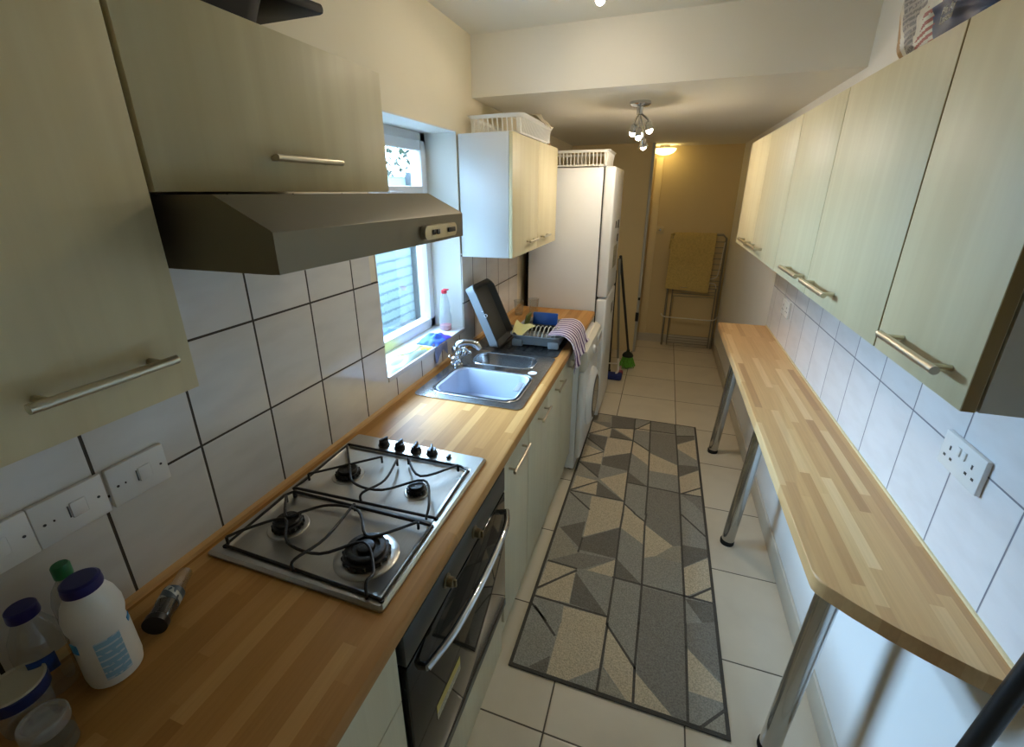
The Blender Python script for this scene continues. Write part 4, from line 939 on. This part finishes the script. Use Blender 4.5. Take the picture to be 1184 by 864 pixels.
t = MB(); t.tube(smoothpath([F(1.50, .80, -.03), F(1.57, .82, -.03), F(1.60, .88, -.03), F(1.622, 1.20, -.03)], 5), .005, 8); t.tube(smoothpath([F(1.52, .76, -.03), F(1.585, .75, -.03), F(1.60, .68, -.03)], 5), .005, 8); t.build('side_wire', M['whitewire'], dk)
P = []
for i in range(25):
    u_ = i/24; row = []
    for j in range(31):
        v = j/30
        if v < .78: z = 1.292-(v/.78)*(.62+.03*u_); o_ = -.022-.012*sin(u_*7+2*v)*v-.035*v
        else: z = 1.292-((v-.78)/.22)*.18; o_ = .020
        if j == 0: o_ = 0
        x = 1.085+.45*u_-.02*v+(.03*(1-v/.12)*(1-u_) if v < .12 else 0)
        row.append((x, lean_y(min(z, 1.29))+o_, z))
    P.append(row)
P2 = [[r_[k] for k in list(range(30, 23, -1))+list(range(0, 24))] for r_ in P]
o = MB().use(M['towel']); o.grid(P2); o.solid(.008); tag(o.build('bath_towel', None, angle=70), 'beige bath towel hanging over the drying rack', 'towel')
o = thing('wall_switch', 'small square switch plate on the far yellow wall above the drying rack', 'switch', (.945, 5.494, 1.27))
B(.905, .985, 5.489, 5.4995, 1.27, 1.35, .003).build('plate', mat('cream_switch', srgb(206, 190, 146), .4), o)
MB().lathe([(.014, 0), (.013, .012), (.006, .016)], (.945, 5.489, 1.315), (0, -1, 0), 18).build('dial', M['chrome'], o)

# cleaning tools leaning on the far side of the fridge
def pole(name, a, b, r, m, parent): return MB().tube([a, b], r, 12).build(name, m, parent)
mp = thing('sponge_mop', 'blue sponge mop leaning by the fridge', 'mop', (.69, 4.16, 0))
B(.60, .755, 4.10, 4.20, .002, .06, .018).build('mop_head', M['mopblue'], mp)
MB().tube(smoothpath([(.70, 4.15, .058), (.715, 4.15, .10), (.712, 4.13, .17), (.708, 4.10, .25)], 5), .011, 10).build('neck', M['whitewire'], mp)
MB().tube([(.585, 4.12, .165), (.712, 4.13, .17)], .007, 8).build('squeeze_lever', M['whitewire'], mp)
pole('handle', (.708, 4.10, .24), (.668, 3.835, 1.20), .011, M['greypole'], mp)
br = thing('broom', 'broom with green bristles leaning by the fridge', 'broom', (.77, 4.5, 0))
t = MB()
for i in range(170):
    a = random.uniform(0, 2*pi); k = random.uniform(0, .06); t.tube([(.775+k*cos(a)*.8, 4.5+k*sin(a)*.8, .135), (.775+k*cos(a)*1.35+random.uniform(-.014, .014), 4.5+k*sin(a)*1.35, random.uniform(.004, .035))], .0045, 5)
bo = t.build('bristles', M['mopgreen'], br); bo['kind'] = 'stuff'
MB().lathe([(.054, .125), (.056, .135), (.046, .155), (.018, .175), (.014, .2)], (.775, 4.5, 0), n=20).build('broom_head', M['mopdark'], br)
pole('handle', (.775, 4.5, .19), (.676, 3.84, 1.22), .012, M['darkpole'], br)
o = thing('dustpan_brush', 'small pink brush on the floor between mop and broom', 'brush', (.725, 4.29, 0))
B(.695, .755, 4.25, 4.305, .003, .045, .012).build('brush_head', mat('dusty_pink', srgb(150, 84, 92), .8, noise=.2, nscale=60), o)
MB().tube([(.725, 4.305, .035), (.722, 4.375, .05)], [.010, .012], 10).build('handle', mat('pale_pink', srgb(180, 140, 140), .5), o)
o = thing('dark_pole', 'dark pole standing in the gap beside the fridge, behind the mop', 'pole', (.60, 4.4, 0))
pole('shaft', (.615, 4.30, .02), (.645, 3.835, 1.10), .012, M['darkpole'], o)
MB().lathe([(.018, 0), (.018, .03), (.014, .035)], (.615, 4.30, 0), n=14).build('end_cap', M['rubber'], o)

# black rod by the right wall, close to the camera
o = thing('black_pole', 'black pole leaning against the right wall beside the bar end', 'pole', (1.35, .53, 0))
pole('shaft', (1.349, .530, .012), (1.652, .773, 1.09), .015, M['black'], o)
MB().lathe([(.018, 0), (.018, .03), (.0155, .035)], (1.350, .531, 0), n=16).build('rubber_tip', M['rubber'], o)

# ================================================================== lamps
def spot_fixture(label, x, y, z, heads, r=.055):
    k = thing('ceiling_spotlight', label, 'ceiling light', (x, y, z-.14))
    MB().lathe([(r, 0), (r, -.012), (r*.8, -.022), (.018, -.026), (.016, -.06)], (x, y, z-.0005), n=32).build('ceiling_plate', M['chrome'], k)
    for (dx, dy, dz, bm_) in heads:
        e_ = Vector((x+dx, y+dy, z+dz)); s0 = Vector((x, y, z-.05)); d_ = Vector((dx*.5, dy*.5, -.12)).normalized()
        mid = (s0+e_)/2+Vector((dx*.25, dy*.25, .012))
        MB().tube(smoothpath([s0, mid, e_-d_*.045], 5), .0055, 8).build('arm', M['chrome'], k)
        hd_ = MB().lathe([(.010, -.048), (.016, -.044), (.019, -.020), (.027, -.004), (.0255, -.004), (.016, -.022), (.004, -.026)], e_, d_, 24).build('lamp_head', M['chrome'], k)
        MB().sphere(e_-d_*.002, .0165, 16).build('bulb', M[bm_], hd_)
    return k
spot_fixture('chrome ceiling spotlight cluster under the lowered ceiling by the fridge', .80, 2.79, LO, [(.005, -.01, -.175, 'bulbc'), (.058, .02, -.140, 'bulb'), (.03, .09, -.215, 'bulb'), (-.03, .03, -.15, 'bulb')])
spot_fixture('ceiling spotlight at the top photo edge under the high ceiling', .69, 1.90, HI, [(0, .035, -.080, 'bulbk'), (.06, -.06, -.065, 'bulbk'), (-.07, -.06, -.065, 'bulbk')])
hl = thing('hall_lamp', 'yellow glass ceiling lamp glowing at the top of the far wall', 'ceiling light', (.92, 5.33, 2.06))
MB().lathe([(.05, 0), (.05, -.03), (.03, -.034)], (.905, 5.33, LO-.0005), n=28).build('ceiling_plate', M['alu'], hl)
MB().lathe([(.115, -.036), (.11, -.055), (.085, -.078), (.05, -.092), (.01, -.098)], (.905, 5.33, LO), n=36).build('glass_shade', M['halllamp'], hl)

# ================================================================== light from outside
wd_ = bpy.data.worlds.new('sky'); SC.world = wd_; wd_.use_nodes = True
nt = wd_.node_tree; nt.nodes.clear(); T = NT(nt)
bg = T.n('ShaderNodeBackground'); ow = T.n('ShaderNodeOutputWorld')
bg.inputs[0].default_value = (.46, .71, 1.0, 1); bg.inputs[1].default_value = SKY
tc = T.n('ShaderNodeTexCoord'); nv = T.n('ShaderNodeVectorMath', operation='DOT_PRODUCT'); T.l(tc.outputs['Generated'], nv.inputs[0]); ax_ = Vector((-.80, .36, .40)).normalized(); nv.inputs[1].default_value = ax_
lobe = T.math('POWER', T.math('MAXIMUM', nv.outputs['Value'], 0.), 4.)   # bright sky lobe added to light the right wall, dimmer elsewhere
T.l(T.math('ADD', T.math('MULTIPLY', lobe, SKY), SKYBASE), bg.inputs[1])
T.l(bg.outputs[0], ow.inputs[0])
pl = bpy.data.lights.new('window_daylight', 'AREA'); pl.shape = 'RECTANGLE'; pl.size = WZ1-WZ0; pl.size_y = WY1-WY0
po_ = bpy.data.objects.new('window_daylight', pl); COL.objects.link(po_); pl.cycles.is_portal = True
po_.location = (-.24, (WY0+WY1)/2, (WZ0+WZ1)/2); po_.rotation_euler = (0, -pi/2, 0)

# ================================================================== camera and view
cd = bpy.data.cameras.new('camera'); co = bpy.data.objects.new('camera', cd); COL.objects.link(co); SC.camera = co
cd.sensor_fit = 'HORIZONTAL'; cd.sensor_width = 36; cd.lens = 515.602*36/1184; cd.clip_start = .02
cd.shift_x = 11.2533/1184; cd.shift_y = -21.4987/1184
R0, R1, R2 = (.94345, -.31344, -.10793), (.33144, .88587, .32462), (-.00614, -.34204, .93967)
mw = Matrix(((R0[0], R0[2], -R0[1], .995), (R1[0], R1[2], -R1[1], 0), (R2[0], R2[2], -R2[1], 1.71806), (0, 0, 0, 1)))
co.matrix_world = mw
vs = SC.view_settings; vs.view_transform = 'Standard'; vs.look = 'None'; vs.gamma = 1; vs.exposure = EXPOSURE; vs.use_curve_mapping = False
SC.cycles.use_denoising = True; SC.cycles.max_bounces = 12; SC.cycles.diffuse_bounces = 6; SC.cycles.transparent_max_bounces = 24
SC.cycles.sample_clamp_indirect = 8; SC.cycles.caustics_reflective = False; SC.cycles.caustics_refractive = False
